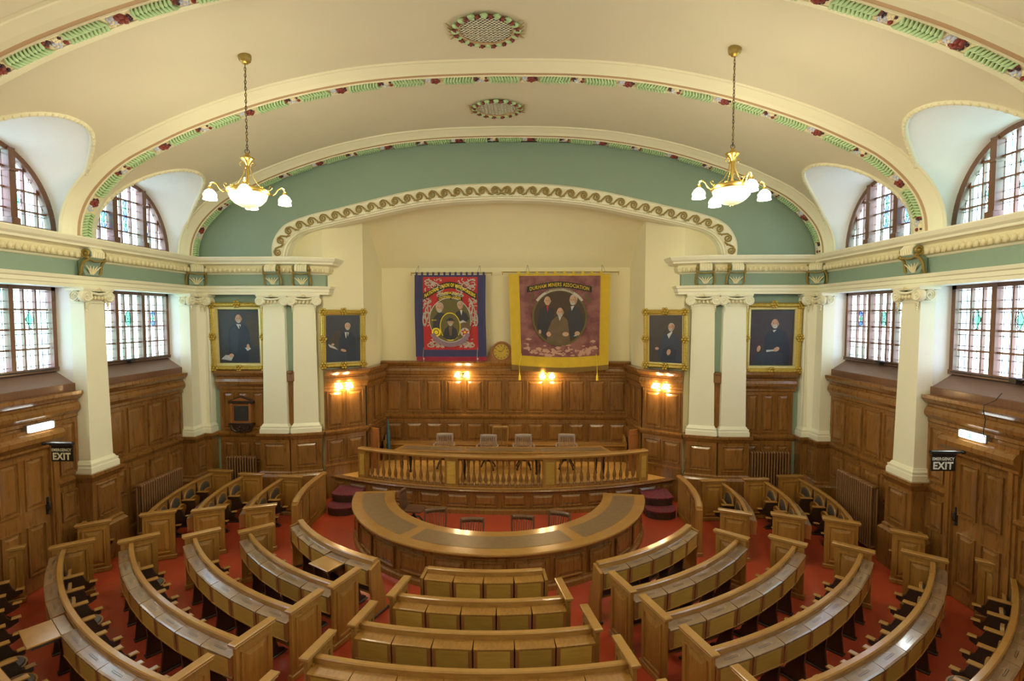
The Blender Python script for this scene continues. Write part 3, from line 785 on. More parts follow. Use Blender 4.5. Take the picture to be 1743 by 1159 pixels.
# doors on the side walls
for s in (-1, 1):
    D = bpy.data.objects.new('door_%d' % (1 if s < 0 else 2), None); COL.objects.link(D); tag(D, kind='structure')
    x = s * (XW - .02); f = lambda a, c: sorted((s * a, s * c))
    b = MB()
    b.box(*f(XW - .10, XW), DY1, DY1 + .16, 0, 2.62, 'dado', .02); b.box(*f(XW - .13, XW), DY1 + .03, DY1 + .11, 0, 2.6, 'dado', .02)
    b.box(*f(XW - .10, XW), DY0 - .16, DY0, 0, 2.62, 'dado', .02); b.box(*f(XW - .13, XW), DY0 - .11, DY0 - .03, 0, 2.6, 'dado', .02)
    hood = [(.0, 2.5), (.10, 2.52), (.14, 2.56), (.14, 2.60), (.17, 2.64), (.22, 2.70), (.225, 2.78), (.18, 2.85), (.14, 2.87), (.14, 2.93), (0, 2.94)]
    pth = [(s * XW, DY0 - .2), (s * XW, DY1 + .2)]
    b.sweep(pth, hood, 'dado', side=(1 if s < 0 else -1))
    b.build('door_frame', D)
    b = MB(); b.box(*f(XW - .045, XW), DY0, DY1, .01, 2.52, 'dado')
    md = (DY0 + DY1) / 2; X_ = s * (XW - .045)
    for y0, y1 in ((DY0 + .1, md - .05), (md + .05, DY1 - .1)):
        b.panel((X_, y0, 1.5), (0, 1, 0), (0, 0, 1), (-s, 0, 0), y1 - y0, .92, 'dado', b=.05)
        b.panel((X_, y0, .30), (0, 1, 0), (0, 0, 1), (-s, 0, 0), y1 - y0, .90, 'dado', b=.05)
    b.build('door_leaf', D)
    b = MB(); b.box(*f(XW - .06, XW - .045), DY1 - .08, DY1 - .03, 1.3, 1.62, 'black', .005); b.tube([(X_ - s * .01, DY1 - .055, 1.52), (X_ - s * .06, DY1 - .055, 1.52), (X_ - s * .06, DY1 - .055, 1.4), (X_ - s * .01, DY1 - .055, 1.36)], .012, 'black')
    b.ball((X_ - s * .03, DY1 - .055, 1.32), .02, 'black'); b.build('door_handle', D)

# ceiling ventilators
def vent(y, lab):
    V_ = thing('ceiling_ventilator', (0.0, y, 9.575), 0, lab, 'ventilator'); V_.scale = (.82, .82, .82)
    b = MB()
    el = lambda r, k, z: (r * .60 * math.cos(k), r * .50 * math.sin(k), z)
    b.add([el(.93, 2 * PI * i / 40, 0.0) for i in range(40)], [tuple(range(39, -1, -1))], 'black')
    for i in range(-6, 7):
        xx = i * .088; yy = .5 * .9 * max(0, 1 - (xx / .56) ** 2) ** .5
        if yy > .03: b.box(xx - .021, xx + .021, -yy, yy, -.014, -.005, 'white')
    for i in range(-5, 6):
        yy = i * .084; xx = .56 * max(0, 1 - (yy / .46) ** 2) ** .5
        if xx > .03: b.box(-xx, xx, yy - .019, yy + .019, -.014, -.006, 'white')
    b.build('grille', V_)
    b = MB(); b.tube([el(.93, 2 * PI * i / 40, -.03) for i in range(41)], .025, 'tan', n=6); b.build('rim', V_)
    b = MB()
    for i in range(16):
        a = 2 * PI * i / 16; b.ball(el(1.03, a, -.04), .07, 'leafg', 7, 4, (1.3, 1, .6)); b.ball(el(1.04, a + PI / 16, -.06), .045, 'rose', 6, 4)
        for j in range(3): b.ball(el(1.04 + .04 * (j - 1), a + PI / 16 + .08 * (j - 1), -.075), .018, 'berry', 5, 3)
    for sx in (-1, 1):
        for j in range(5): b.tube([(sx * .62, (j - 2) * .06, -.03), (sx * .68, (j - 2) * .09, -.05), (sx * .75, (j - 2) * .14, -.03)], [.02, .018, .006], 'bronze', n=5)
    b.build('wreath', V_)
vent(8.3, 'oval ceiling ventilator grille with flower wreath between the nearest two visible ribs')
vent(11.35, 'smaller-looking oval ceiling ventilator grille between the middle rib and the green arch wall')
# ================================================================== PLATFORM, STEPS
def circ(cx, cy, R, a0, a1, n):   # angle measured from -y axis, + towards +x
    return [(cx + R * math.sin(a0 + (a1 - a0) * i / n), cy - R * math.cos(a0 + (a1 - a0) * i / n)) for i in range(n + 1)]
SC, SR = 22.57, 10.38
aS = math.asin(4.84 / SR)
edge = circ(0, SC, SR, -aS, aS, 40)
b = MB(); poly = edge + [(4.84, 13.4), (3.95, 14.0), (3.85, 15.25), (-3.85, 15.25), (-3.95, 14.0), (-4.84, 13.4)]
b.add([(x, y, .6) for x, y in poly], [tuple(range(len(poly)))], 'stagefl')
b.sweep(edge, [(-.06, 0), (.02, 0), (.02, .10), (-.02, .13), (-.06, .14), (-.06, .52), (-.02, .54), (.0, .56), (.03, .57), (.04, .59), (.03, .61), (-.12, .612)], 'dado', side=1)
npan = 14
for i in range(npan):
    a0 = -aS + 2 * aS * (i + .09) / npan; a1 = -aS + 2 * aS * (i + .91) / npan
    p, q = [(SR - .06) * math.sin(a) for a in (a0, a1)], None
    A = Vector(((SR - .06) * math.sin(a0), SC - (SR - .06) * math.cos(a0), .17)); B = Vector(((SR - .06) * math.sin(a1), SC - (SR - .06) * math.cos(a1), .17))
    u = (B - A); l_ = u.length; u.normalize(); b.panel(A, u, (0, 0, 1), (u.y, -u.x, 0), l_, .33, 'dado', b=.05)
tag(b.build('platform_floor'), kind='structure')
for s in (-1, 1):
    t = thing('carpeted_steps', (s * 3.975, 12.95, 0), 0, 'two curved steps in patterned red carpet at the %s end of the platform' % ('left' if s < 0 else 'right'), 'steps', 'carpeted steps up to the platform')
    for z, r in ((.2, .98), (.4, .60)):
        b = MB(); pts = []
        for i in range(21):
            a = PI * i / 20; pts.append((.37 * math.cos(a), -r * (.72 + .28 * math.sin(a))))
        pts += [(-.37, .12), (.37, .12)]
        b.prism(pts, 0 if z < .3 else .2, z - .03, 'dark'); b.prism([(x * 1.02, y * 1.02) for x, y in pts], z - .03, z, 'carpet'); b.build('step', t)

# ================================================================== BALUSTRADE
RC, RR = 22.57, 10.14
def rp(a, r=RR): return (r * math.sin(a), RC - r * math.cos(a))
T_ = thing('balustrade', (0, 12.45, .6), 0, 'curved oak balustrade of turned balusters along the platform edge', 'balustrade')
off = Vector((0, -12.45, -.6))
def bb(): m = MB(); m.T = Matrix.Translation(off); return m
aR = math.asin(3.83 / RR); aG = math.asin(1.24 / RR)
b = bb(); b.sweep([rp(-aR + 2 * aR * i / 40) for i in range(41)], [(-.07, 1.33), (-.09, 1.35), (-.10, 1.39), (-.07, 1.42), (.07, 1.42), (.10, 1.39), (.09, 1.35), (.07, 1.33), (-.07, 1.33)], 'oak_h'); b.build('top_rail', T_)
b = bb(); b.sweep([rp(-aR + 2 * aR * i / 40) for i in range(41)], [(-.06, .6), (-.06, .66), (.06, .66), (.06, .6)], 'dado'); b.build('bottom_rail', T_)
def post(a, wd):
    b = bb(); x, y = rp(a); b.T = b.T @ Matrix.Translation((x, y, 0)) @ Matrix.Rotation(a, 4, 'Z')
    b.box(-wd / 2, wd / 2, -.075, .075, .6, 1.34, 'oak', .005); b.panel((-wd / 2 + .04, -.075, .68), (1, 0, 0), (0, 0, 1), (0, -1, 0), wd - .08, .6, 'oak', 'flap', b=.03, t=.012, fld=.008)
    b.build('post', T_)
for a, wd in ((-aR + .012, .26), (aR - .012, .26), (-aG, .34), (aG, .34)): post(a, wd)
bal = MB(); bal.lathe((0, 0, 0), [(.038, 0), (.038, .05), (.026, .06), (.042, .10), (.050, .16), (.040, .23), (.020, .32), (.017, .40), (.026, .43), (.018, .46), (.022, .52), (.028, .56), (.02, .58), (.032, .60), (.032, .68)], 'dado', 8)
bme = bal.build('baluster', T_); first = True
for a0, a1, n in ((-aR + .03, -aG - .02, 12), (-aG + .02, aG - .02, 14), (aG + .02, aR - .03, 12)):
    for i in range(n):
        x, y = rp(a0 + (a1 - a0) * (i + .5) / n); o = bme if first else put(bme, 'baluster', T_); o.location = (x, y - 12.45, .06); first = False

# long committee table on the platform
t = thing('committee_table', (0, 13.3, .6), 0, 'long curved table with leather inlay behind the platform balustrade', 'table')
b = MB(); N = 30
def tp(u, v): x = u * (2.93 - .2 * v); return (x, -.36 + .62 * v + .022 * x * x, 0)
for (v0, v1, u0, u1, k, z) in ((0, 1, -1, 1, 'oak_h', .0), (.22, .8, -.96, -.36, 'leather', .004), (.22, .8, -.33, .33, 'leather', .004), (.22, .8, .36, .96, 'leather', .004)):
    rows = [[(*tp(u0 + (u1 - u0) * i / N, v)[:2], .75 + z) for i in range(N + 1)] for v in (v0, v1)]
    b.grid(rows, k, False)
b.grid([[(*tp(-1 + 2 * i / N, 0)[:2], z) for i in range(N + 1)] for z in (.69, .75)], 'oak', False); b.grid([[(*tp(-1 + 2 * i / N, 1)[:2], z) for i in range(N + 1)] for z in (.69, .75)], 'oak', False)
b.add([(*tp(-1, 0)[:2], .69), (*tp(-1, 1)[:2], .69), (*tp(-1, 1)[:2], .75), (*tp(-1, 0)[:2], .75)], [(0, 1, 2, 3)], 'oak'); b.add([(*tp(1, 0)[:2], .69), (*tp(1, 1)[:2], .69), (*tp(1, 1)[:2], .75), (*tp(1, 0)[:2], .75)], [(0, 1, 2, 3)], 'oak')
b.grid([[(*tp(-1 + 2 * i / N, v)[:2], .69) for i in range(N + 1)] for v in (0, 1)], 'dark', False)
b.build('table_top', t)
b = MB(); b.grid([[(*tp(-.93 + 1.86 * i / N, .12)[:2], z) for i in range(N + 1)] for z in (.60, .69)], 'dark', False); b.build('apron', t)
lg = MB(); lg.lathe((0, 0, 0), [(.03, 0), (.04, .04), (.025, .1), (.04, .25), (.05, .4), (.03, .5), (.05, .58), (.05, .69)], 'dark', 8); lo = None
for u in (-.93, -.34, .34, .93):
    for v in (.14, .86):
        if lo is None: lo = lg.build('leg', t); o = lo
        else: o = put(lo, 'leg', t)
        o.location = (*tp(u, v)[:2], 0)

# ================================================================== CHAIRS
def make_chair(name, k, swivel, tall=0., arms=True):
    t = thing(name, (0, 0, 0), 0, 'x', 'chair')
    b = MB(); pts = [(-.23, -.22), (-.12, -.25), (.12, -.25), (.23, -.22), (.21, .22), (-.21, .22)]; b.prism(pts, .43, .465, k); b.build('seat', t)
    b = MB(); H = .92 + tall
    rr = lambda z, y: [(-.23, y + .0, z), (-.12, y + .035, z), (0, y + .045, z), (.12, y + .035, z), (.23, y, z)]
    c = [Vector(p) for p in rr(H - .05, .27)]
    b.grid([[tuple(p + Vector((0, dy, dz)) for p in [q_])[0] for q_ in c] for dy, dz in ((-.012, -.05), (-.012, .05), (.012, .05), (.012, -.05))], k, True, cu=True)
    for i in range(8):
        x = -.185 + i * .053; yb = .035 * (1 - (x / .23) ** 2)
        b.tube([(x * .85, .19, .46), (x * .92, .235 + yb * .5, .66), (x, .268 + yb, H - .08)], .0095, k, n=5)
    for x in (-.225, .225): b.tube([(x * .9, .19, .45), (x, .25, H * .75), (x, .272, H)], [.02, .018, .022], k, n=6)
    b.build('backrest', t)
    if arms:
        for sx in (-1, 1):
            b = MB(); b.tube([(sx * .23, .24, .66), (sx * .29, .1, .67), (sx * .30, -.1, .67), (sx * .27, -.2, .66)], [.018, .02, .026, .022], k, n=6); b.tube([(sx * .27, -.12, .66), (sx * .22, -.14, .45)], .016, k); b.build('armrest', t)
    if swivel:
        b = MB(); b.lathe((0, 0, .22), [(.05, 0), (.035, .05), (.03, .16), (.09, .21)], 'dark', 8)
        for i in range(4):
            a = PI / 4 + i * PI / 2; b.tube([(0, 0, .27), (.14 * math.cos(a), .14 * math.sin(a), .23), (.27 * math.cos(a), .27 * math.sin(a), .05)], [.035, .026, .02], 'dark', n=6)
        b.build('pedestal', t)
        for i in range(4):
            a = PI / 4 + i * PI / 2; c = MB(); c.lathe((.27 * math.cos(a), .27 * math.sin(a), .026), [(.026, -.012), (.026, .012)], 'iron', 8, axis='y'); c.build('castor', t)
    else:
        for x, y in ((-.19, -.2), (.19, -.2), (-.18, .19), (.18, .19)):
            b = MB(); b.tube([(x, y, .43), (x * 1.12, y * 1.12, 0)], [.02, .016], k, n=6); b.build('leg', t)
        b = MB(); b.tube([(-.2, -.2, .2), (.2, -.2, .2)], .011, k); b.tube([(-.2, .2, .2), (.2, .2, .2)], .011, k); b.build('stretcher', t)
    return t
def place(src, x, y, z, rz, lab, grp, used={}):
    if src.name not in used: used[src.name] = 1; o = src
    else: o = copy_tree(src)
    o.location = (x, y, z); o.rotation_euler = (0, 0, rz); tag(o, lab, 'chair', grp); return o
c1 = make_chair('slat_back_armchair', 'seatw', True)
G1 = 'slat back swivel chairs on the platform'
place(c1, -1.70, 14.1, .6, .1, 'grey-brown slat-back swivel chair on the platform below the left wall lamp of the back wall', G1)
place(c1, -.45, 13.98, .6, -.05, 'grey-brown slat-back swivel chair on the platform just in front of the taller pale chair', G1)
place(c1, .58, 14.05, .6, .05, 'grey-brown slat-back swivel chair on the platform right of the taller pale chair', G1)
place(c1, 1.80, 14.12, .6, -.1, 'grey-brown slat-back swivel chair on the platform below the right wall lamp of the back wall', G1)
c2 = make_chair('tall_slat_back_chair', 'oak', False, tall=.14, arms=False)
place(c2, -.12, 14.48, .6, 0, 'taller pale oak slat-back chair against the back wall of the platform', None)
c3 = make_chair('slat_back_chair', 'chair', True, tall=-.05, arms=False)
G2 = 'slat back chairs inside the horseshoe desk'
place(c3, -1.20, 10.08, 0, .25, 'brown slat-back chair inside the horseshoe desk, second from its left end', G2)
place(c3, -.42, 9.60, 0, .05, 'brown slat-back chair inside the horseshoe desk, lowest looking of the four at its centre', G2)
place(c3, .56, 9.76, 0, -.1, 'brown slat-back chair inside the horseshoe desk, just right of its centre', G2)
place(c3, 1.26, 9.98, 0, -.35, 'brown slat-back chair inside the horseshoe desk, rightmost one', G2)
place(c3, -1.97, 11.38, 0, 1.5, 'dark slat-back chair turned sideways at the left end of the horseshoe desk', G2)

# ================================================================== HORSESHOE DESK
DC, DR, DI = 12.01, 3.43, 2.50
aD = PI / 2 - .115
t = thing('horseshoe_desk', (0, DC, 0), 0, 'large horseshoe shaped oak desk with brown leather inlays in front of the platform', 'desk')
def arcband(b, r0, r1, a0, a1, z, k, n=40):
    b.grid([[(r * math.sin(a0 + (a1 - a0) * i / n), -r * math.cos(a0 + (a1 - a0) * i / n), z) for i in range(n + 1)] for r in (r0, r1)], k, False)
arcp = lambda r, a0=-aD, a1=aD, n=60: [(r * math.sin(a0 + (a1 - a0) * i / n), -r * math.cos(a0 + (a1 - a0) * i / n)) for i in range(n + 1)]
b = MB(); arcband(b, DI, DR, -aD, aD, .75, 'oak_h', 60)
b.sweep(arcp(DR), [(-.001, .75), (.012, .744), (.018, .725), (.01, .70), (-.06, .69)], 'oak_h', smooth=True); b.sweep(arcp(DI), [(0, .75), (-.012, .74), (-.01, .7), (.05, .69)], 'oak_h')
for s in (-1, 1):
    a = s * aD; p0 = (DI * math.sin(a), -DI * math.cos(a)); p1 = (DR * math.sin(a), -DR * math.cos(a)); b.add([(*p0, .69), (*p1, .69), (*p1, .75), (*p0, .75)], [(0, 1, 2, 3)], 'oak_h')
b.build('desk_top', t)
for a0, a1 in ((-aD + .05, -.58), (-.50, .50), (.58, aD - .05)):
    b = MB(); arcband(b, DI + .22, DR - .22, a0, a1, .7535, 'leather', 30)
    b.build('leather_inlay', t)
b = MB(); r = DR - .09
b.sweep(arcp(r), [(-.04, .69), (.0, .69), (.02, .67), (.02, .60), (.0, .58), (.0, .14), (.03, .13), (.03, .10), (.07, .08), (.08, .0)], 'dado')
b.sweep(arcp(r - .04), [(0, .0), (0, .69)], 'dado')
n_ = 13
for i in range(n_):
    a0 = -aD + 2 * aD * (i + .1) / n_; a1 = -aD + 2 * aD * (i + .9) / n_
    A = Vector((r * math.sin(a0), -r * math.cos(a0), .165)); B = Vector((r * math.sin(a1), -r * math.cos(a1), .165)); mid_ = (A + B) / 2
    u = (B - A); l_ = u.length; u.normalize(); nn = Vector((u.y, -u.x, 0)); b.panel(A + nn * .02, u, (0, 0, 1), nn, l_, .40, 'dado', b=.055, t=.03, fld=.02)
b.build('front_panelling', t)
for s in (-1, 1):
    b = MB(); a = s * (aD - .01); b.T = Matrix.Rotation(a, 4, 'Z'); b.box(-.02, .02, -(DR - .1), -(DI + .06), 0, .69, 'dado'); b.build('end_panel', t)
lg = None
for a in (-.85, -.40, .41, .85):
    if lg is None: m_ = MB(); m_.box(-.025, .025, -(DI + .5), -(DI + .08), 0, .69, 'dark'); lg = m_.build('support_panel', t); lg.rotation_euler.z = a
    else: put(lg, 'support_panel', t, rz=a)

# ================================================================== CURVED BENCHES
# local frame of one seat place: origin on the ring at floor, +x along the ring, +y towards the platform
PW = .57
def seat_parts():
    d = {}
    b = MB(); w_ = PW - .004
    # folded writing flap: a shallow box with sloped lid and finger slot
    h = w_ / 2
    def flapbox(b, lid, slot):
        Z0, Z1, Z2, Z3 = .845, .824, .794, .560
        b.add([(-h, -.035, Z0), (h, -.035, Z0), (h, -.158, Z1), (-h, -.158, Z1)], [(0, 1, 2, 3)], lid)
        b.add([(-h, -.158, Z1), (h, -.158, Z1), (h, -.178, Z1 - .008), (-h, -.178, Z1 - .008), (h, -.178, Z2), (-h, -.178, Z2)], [(0, 1, 2, 3), (3, 2, 4, 5)], lid)
        x0, x1 = -h + .055, h - .055
        b.add([(-h, -.172, Z2), (x0, -.172, Z2), (x0, -.160, Z3), (-h, -.160, Z3)], [(0, 1, 2, 3)], 'band')
        b.add([(x1, -.172, Z2), (h, -.172, Z2), (h, -.160, Z3), (x1, -.160, Z3)], [(0, 1, 2, 3)], 'band')
        b.add([(x0, -.174, Z2), (x1, -.174, Z2), (x1, -.162, Z3), (x0, -.162, Z3)], [(0, 1, 2, 3)], 'flap')
        b.box(-h, h, -.168, -.150, Z3 - .012, Z3, 'oak_h')
        b.add([(-h, -.160, Z3), (h, -.160, Z3), (h, -.04, Z3), (-h, -.04, Z3)], [(0, 1, 2, 3)], 'dark')
        for x in (-h, h): b.add([(x, -.035, Z0), (x, -.158, Z1), (x, -.178, Z2), (x, -.160, Z3), (x, -.04, Z3)], [(0, 1, 2, 3, 4)], 'band')
        if slot:
            sg = [(.095 * (1 if math.cos(a) > 0 else -1) + .016 * math.cos(a), .013 * math.sin(a)) for a in [(i + .5) * PI / 6 for i in range(12)]]; si = [(x * .93, y * .45) for x, y in sg]
            sl_ = (Z0 - Z1) / .123
            b.add([(x, -.105 + y, Z0 + .001 + (-.105 + y + .035) * sl_) for x, y in sg], [tuple(range(12))], 'dark')
            b.add([(x, -.105 + y, Z0 + .002 + (-.105 + y + .035) * sl_) for x, y in si], [tuple(range(12))], 'lid')
    flapbox(b, 'lid', True); b3 = MB(); flapbox(b3, 'oak', False); d['plain_flap'] = b3
    d['writing_flap'] = b
    # opened flap
    b2 = MB(); b2.box(-h, h, -.50, -.17, .79, .815, 'oak_h', .006); b2.box(-h, h, -.17, -.04, .80, .822, 'lid', .004)
    b2.box(-h, -h + .03, -.45, -.1, .76, .79, 'dark'); b2.box(h - .03, h, -.45, -.1, .76, .79, 'dark'); d['open'] = b2
    # standard between two places, with arm
    b = MB(); poly = [(-.13, 0), (.26, 0), (.25, .06), (.15, .12), (.12, .22), (.18, .30), (.36, .36), (.43, .40), (.43, .455), (.35, .46), (.31, .50), (.29, .56), (.26, .62), (.02, .62), (.0, .86), (-.03, .86), (-.03, .79), (-.05, .57), (-.12, .52), (-.10, .30)]
    b.prism(poly, -.022, .022, 'dark', 'x')
    b.box(-.045, .045, .02, .29, .62, .65, 'oak_h', .008); b.box(-.04, .04, .35, .46, .455, .48, 'oak_h', .008)
    b.box(-.05, .05, -.14, .28, 0, .03, 'dark', .008)
    d['standard'] = b
    # backrest with arched pad
    b = MB(); hh = .205
    b.add([(-PW / 2, -.01, .44), (PW / 2, -.01, .44), (PW / 2, -.035, .88), (-PW / 2, -.035, .88)], [(0, 1, 2, 3)], 'oak')
    b.add([(-PW / 2, -.03, .44), (PW / 2, -.03, .44), (PW / 2, -.05, .60), (-PW / 2, -.05, .60)], [(0, 3, 2, 1)], 'dado')
    arch = [(-hh, .46)] + [(-hh * math.cos(PI * i / 12), .60 + .20 * math.sin(PI * i / 12)) for i in range(13)] + [(hh, .46)]
    b.tube([(x, .018 - (z - .46) * .05, z) for x, z in arch], .024, 'oak', n=6)
    b.box(-hh, hh, .0, .035, .445, .475, 'oak', .006)
    d['backrest'] = b
    b = MB(); ia = [(x * .9, z - .01 if z > .5 else z) for x, z in arch]
    n1 = len(ia); fr = [(x, .012, z) for x, z in ia]; inn = [(x * .75, .026, .48 + (z - .46) * .82 + .01) for x, z in ia]
    b.grid([fr, inn], 'seatl', True); b.add(inn, [tuple(range(n1))], 'seatl'); d['back_pad'] = b
    # tip-up seat, origin on its hinge; modelled lying flat (towards +y)
    b = MB(); o = [(-.21, 0), (.21, 0)] + [(.235 * math.cos(PI * i / 12), .17 + .18 * math.sin(PI * i / 12)) for i in range(13)]
    b.prism(o, -.022, .022, 'oak'); d['tip_up_seat'] = b
    b = MB(); ring = [(x * .82, .03 + y * .86) for x, y in o]; top = [(x * .7, .05 + y * .78) for x, y in o]
    b.grid([[(x, y, .022) for x, y in ring], [(x, y, .038) for x, y in top]], 'seatl', True, cv=True); b.add([(x, y, .038) for x, y in top], [tuple(range(len(top)))], 'seatl')
    d['seat_pad'] = b
    return {k: (v.build(k)) for k, v in d.items()}
SP = seat_parts(); SD = {k: v.data for k, v in SP.items()}
for o in SP.values(): bpy.data.objects.remove(o)
def sub(me, name, parent, loc, rz=0, rx=0, sx=1.):
    o = bpy.data.objects.new(name, me); COL.objects.link(o); o.parent = parent; o.location = loc; o.rotation_euler = (rx, 0, rz); o.scale = (sx, 1, 1); return o

def bench(lab, grp, cx, cy, R, a0, a1, n, ends=(1, 1), inward=1, flaps=True, seats=True, hgt=.93, opened=(), down=(), plain_lid=False, endlen=(-.38, .15), thick=0., tilt=.0):
    """ring segment between angles a0..a1 (from -y axis about cx,cy); n places; inward=+1: seats face the centre"""
    am = (a0 + a1) / 2; ox, oy = cx + R * math.sin(am), cy - R * math.cos(am)
    t = thing('curved_bench', (ox, oy, 0), 0, lab, 'bench', grp)
    def P(a, r): return (cx + r * math.sin(a) - ox, cy - r * math.cos(a) - oy)
    def newb(): return MB()
    m = newb(); N = max(6, n * 3)
    path = [P(a0 + (a1 - a0) * i / N, R) for i in range(N + 1)]
    q = thick
    m.sweep(path, [(-.03, hgt - .06), (-.036 - q, hgt - .045), (-.04 - q, hgt - .015), (-.028 - q, hgt), (.028 + q, hgt), (.04 + q, hgt - .015), (.036 + q, hgt - .04), (.036 + q, hgt - .095), (.028, hgt - .10), (-.03, hgt - .06)], 'oak_h', smooth=False)
    m.build('top_rail', t)
    m = newb(); m.sweep(path, [(.035, hgt - .06), (.035, .56), (.015, .56), (.0, hgt - .06)], 'oak'); m.build('back_board', t)
    da = (a1 - a0) / n; pw = R * abs(da); sx = pw / PW
    for i in range(n):
        a = a0 + da * (i + .5); x, y = P(a, R)
        # outward of ring = away from centre; seat frame +y points to the centre
        rz = a
        if flaps:
            if i in opened: sub(SD['open'], 'writing_flap', t, (x, y, hgt - .93), rz, 0, sx * .985)
            else: sub(SD['plain_flap' if plain_lid else 'writing_flap'], 'writing_flap', t, (x, y, hgt - .93), rz, 0, sx)
        if seats:
            o = sub(SD['backrest'], 'backrest', t, (x, y, hgt - .93), rz, 0, sx); sub(SD['back_pad'], 'leather_pad', o, (0, 0, 0))
            ca, sa = math.cos(rz), math.sin(rz); hx, hy = x - sa * .07, y + ca * .07
            o = sub(SD['tip_up_seat'], 'tip_up_seat', t, (hx, hy, .41 if i in down else .29), rz, .05 if i in down else 1.50 - (.07 * ((i * 7) % 3)), .96); sub(SD['seat_pad'], 'leather_pad', o, (0, 0, 0))
    if seats or flaps:
        for i in range(0 if not ends[0] else 1, n + (1 if not ends[1] else 0)):
            a = a0 + da * i; x, y = P(a, R); sub(SD['standard'], 'standard', t, (x, y, hgt - .93), a)
    H = hgt + .05
    for e, (a, sg) in enumerate(((a0, -1), (a1, 1))):
        if not ends[e]: continue
        b = newb(); ad = a + sg * .03 / R * (1 if a1 > a0 else -1); x, y = P(ad, R)
        b.T = Matrix.Translation((x, y, 0)) @ Matrix.Rotation(ad, 4, 'Z')
        y0, y1 = -endlen[1], -endlen[0]
        if ends[e] == 2:      # low plain end: level with the rail
            b.prism([(y0, 0), (y1 * .6, 0), (y1 * .35, .5), (.08, .62), (.05, hgt - .03), (-.18, hgt - .1), (y0 - .03, .56), (y0, .4)], -.025, .025, 'oak', 'x'); b.box(-.04, .04, y0 - .02, y1 * .7, 0, .05, 'dark', .01)
        else:
            b.box(-.028, .028, y0, y1, 0, H - .02, 'oak', .004)
            for sd in (-1, 1):
                b.panel((sd * .028, y0 + .06, .14), (0, 1, 0), (0, 0, 1), (sd, 0, 0), y1 - y0 - .12, H - .26, 'oak', b=.06, t=.024, fld=.020)
            b.box(-.045, .045, y0 - .02, y1 + .02, 0, .09, 'oak', .012)
            b.box(-.05, .05, y0 - .03, y1 + .03, H - .045, H - .02, 'oak_h', .008); b.box(-.06, .06, y0 - .045, y1 + .045, H - .02, H + .02, 'oak_h', .01)
        b.build('end_panel', t)
    return t
def ang(cx, cy, x, y): return math.atan2(x - cx, cy - y)
RING = {1: (12.31, 4.71), 2: (12.55, 5.75), 3: (12.97, 6.85), 4: (13.45, 8.07), 5: (13.86, 9.26), 6: (14.34, 10.5)}
SIDE = {2: ((2.14, 7.28), (4.36, 9.0)), 3: ((2.47, 6.63), (5.26, 8.78)), 4: ((2.82, 5.95), (6.22, 8.56)), 5: ((3.16, 5.28), (7.2, 8.3)), 6: ((4.0, 4.6), (8.05, 8.10))}
ordn = {2: 'second', 3: 'third', 4: 'fourth', 5: 'fifth', 6: 'sixth, outermost'}
for s in (-1, 1):
    sd = 'left' if s < 0 else 'right'
    cy, R = RING[1]; a0 = ang(0, cy, 1.82, 7.97); a1 = ang(0, cy, 3.78, 9.5)
    A = sorted((s * a0, s * a1))
    bench('low curved front bench of the %s block by the horseshoe desk%s' % (sd, ', one flap open' if s < 0 else ''), 'front row benches', 0, cy, R, A[0], A[1], 5, ends=(2, 2), opened=(3,) if s < 0 else (), hgt=.95, thick=.02)
    for k, ((xa, ya), (xb, yb)) in SIDE.items():
        cy, R = RING[k]; a0 = ang(0, cy, xa, ya); a1 = ang(0, cy, xb, yb); n = round(R * (a1 - a0) / .57)
        A = sorted((s * a0, s * a1))
        dn = {(5, -1): (3,), (6, 1): (n - 6, n - 8), (6, -1): (5, 6), (4, -1): (1,), (5, 1): (2,)}.get((k, s), ())
        bench('curved oak tip-up bench, %s row out from the horseshoe desk in the %s block' % (ordn[k], sd), 'benches of the %s block' % sd, 0, cy, R, A[0], A[1], n,
              ends=((1, 1) if k < 6 else ((1, 0) if s < 0 else (0, 1))), opened=((n - 5,) if (k == 5 and s < 0) else ()), down=dn)
# centre block
CEN = {1: (.91, 4), 2: (1.20, 5), 3: (1.51, 6), 4: (1.84, 7), 5: (2.2, 8)}
for k, (hw, n) in CEN.items():
    cy, R = {1: (12.31, 4.66), 2: (12.65, 5.78), 3: (13.0, 6.85), 4: (13.53, 8.07), 5: (13.86, 9.2)}[k]; a = math.asin(hw / R)
    bench('curved oak bench in the centre block, %s' % ('lowest front row without tall ends' if k == 1 else '%s row back from the horseshoe desk' % {2: 'second', 3: 'third', 4: 'fourth', 5: 'fifth'}[k]),
          'benches of the centre block', 0, cy, R, -a, a, n, ends=(2, 2) if k == 1 else (1, 1), plain_lid=True, endlen=(-.34, .14), hgt=.93 if k > 1 else .95)
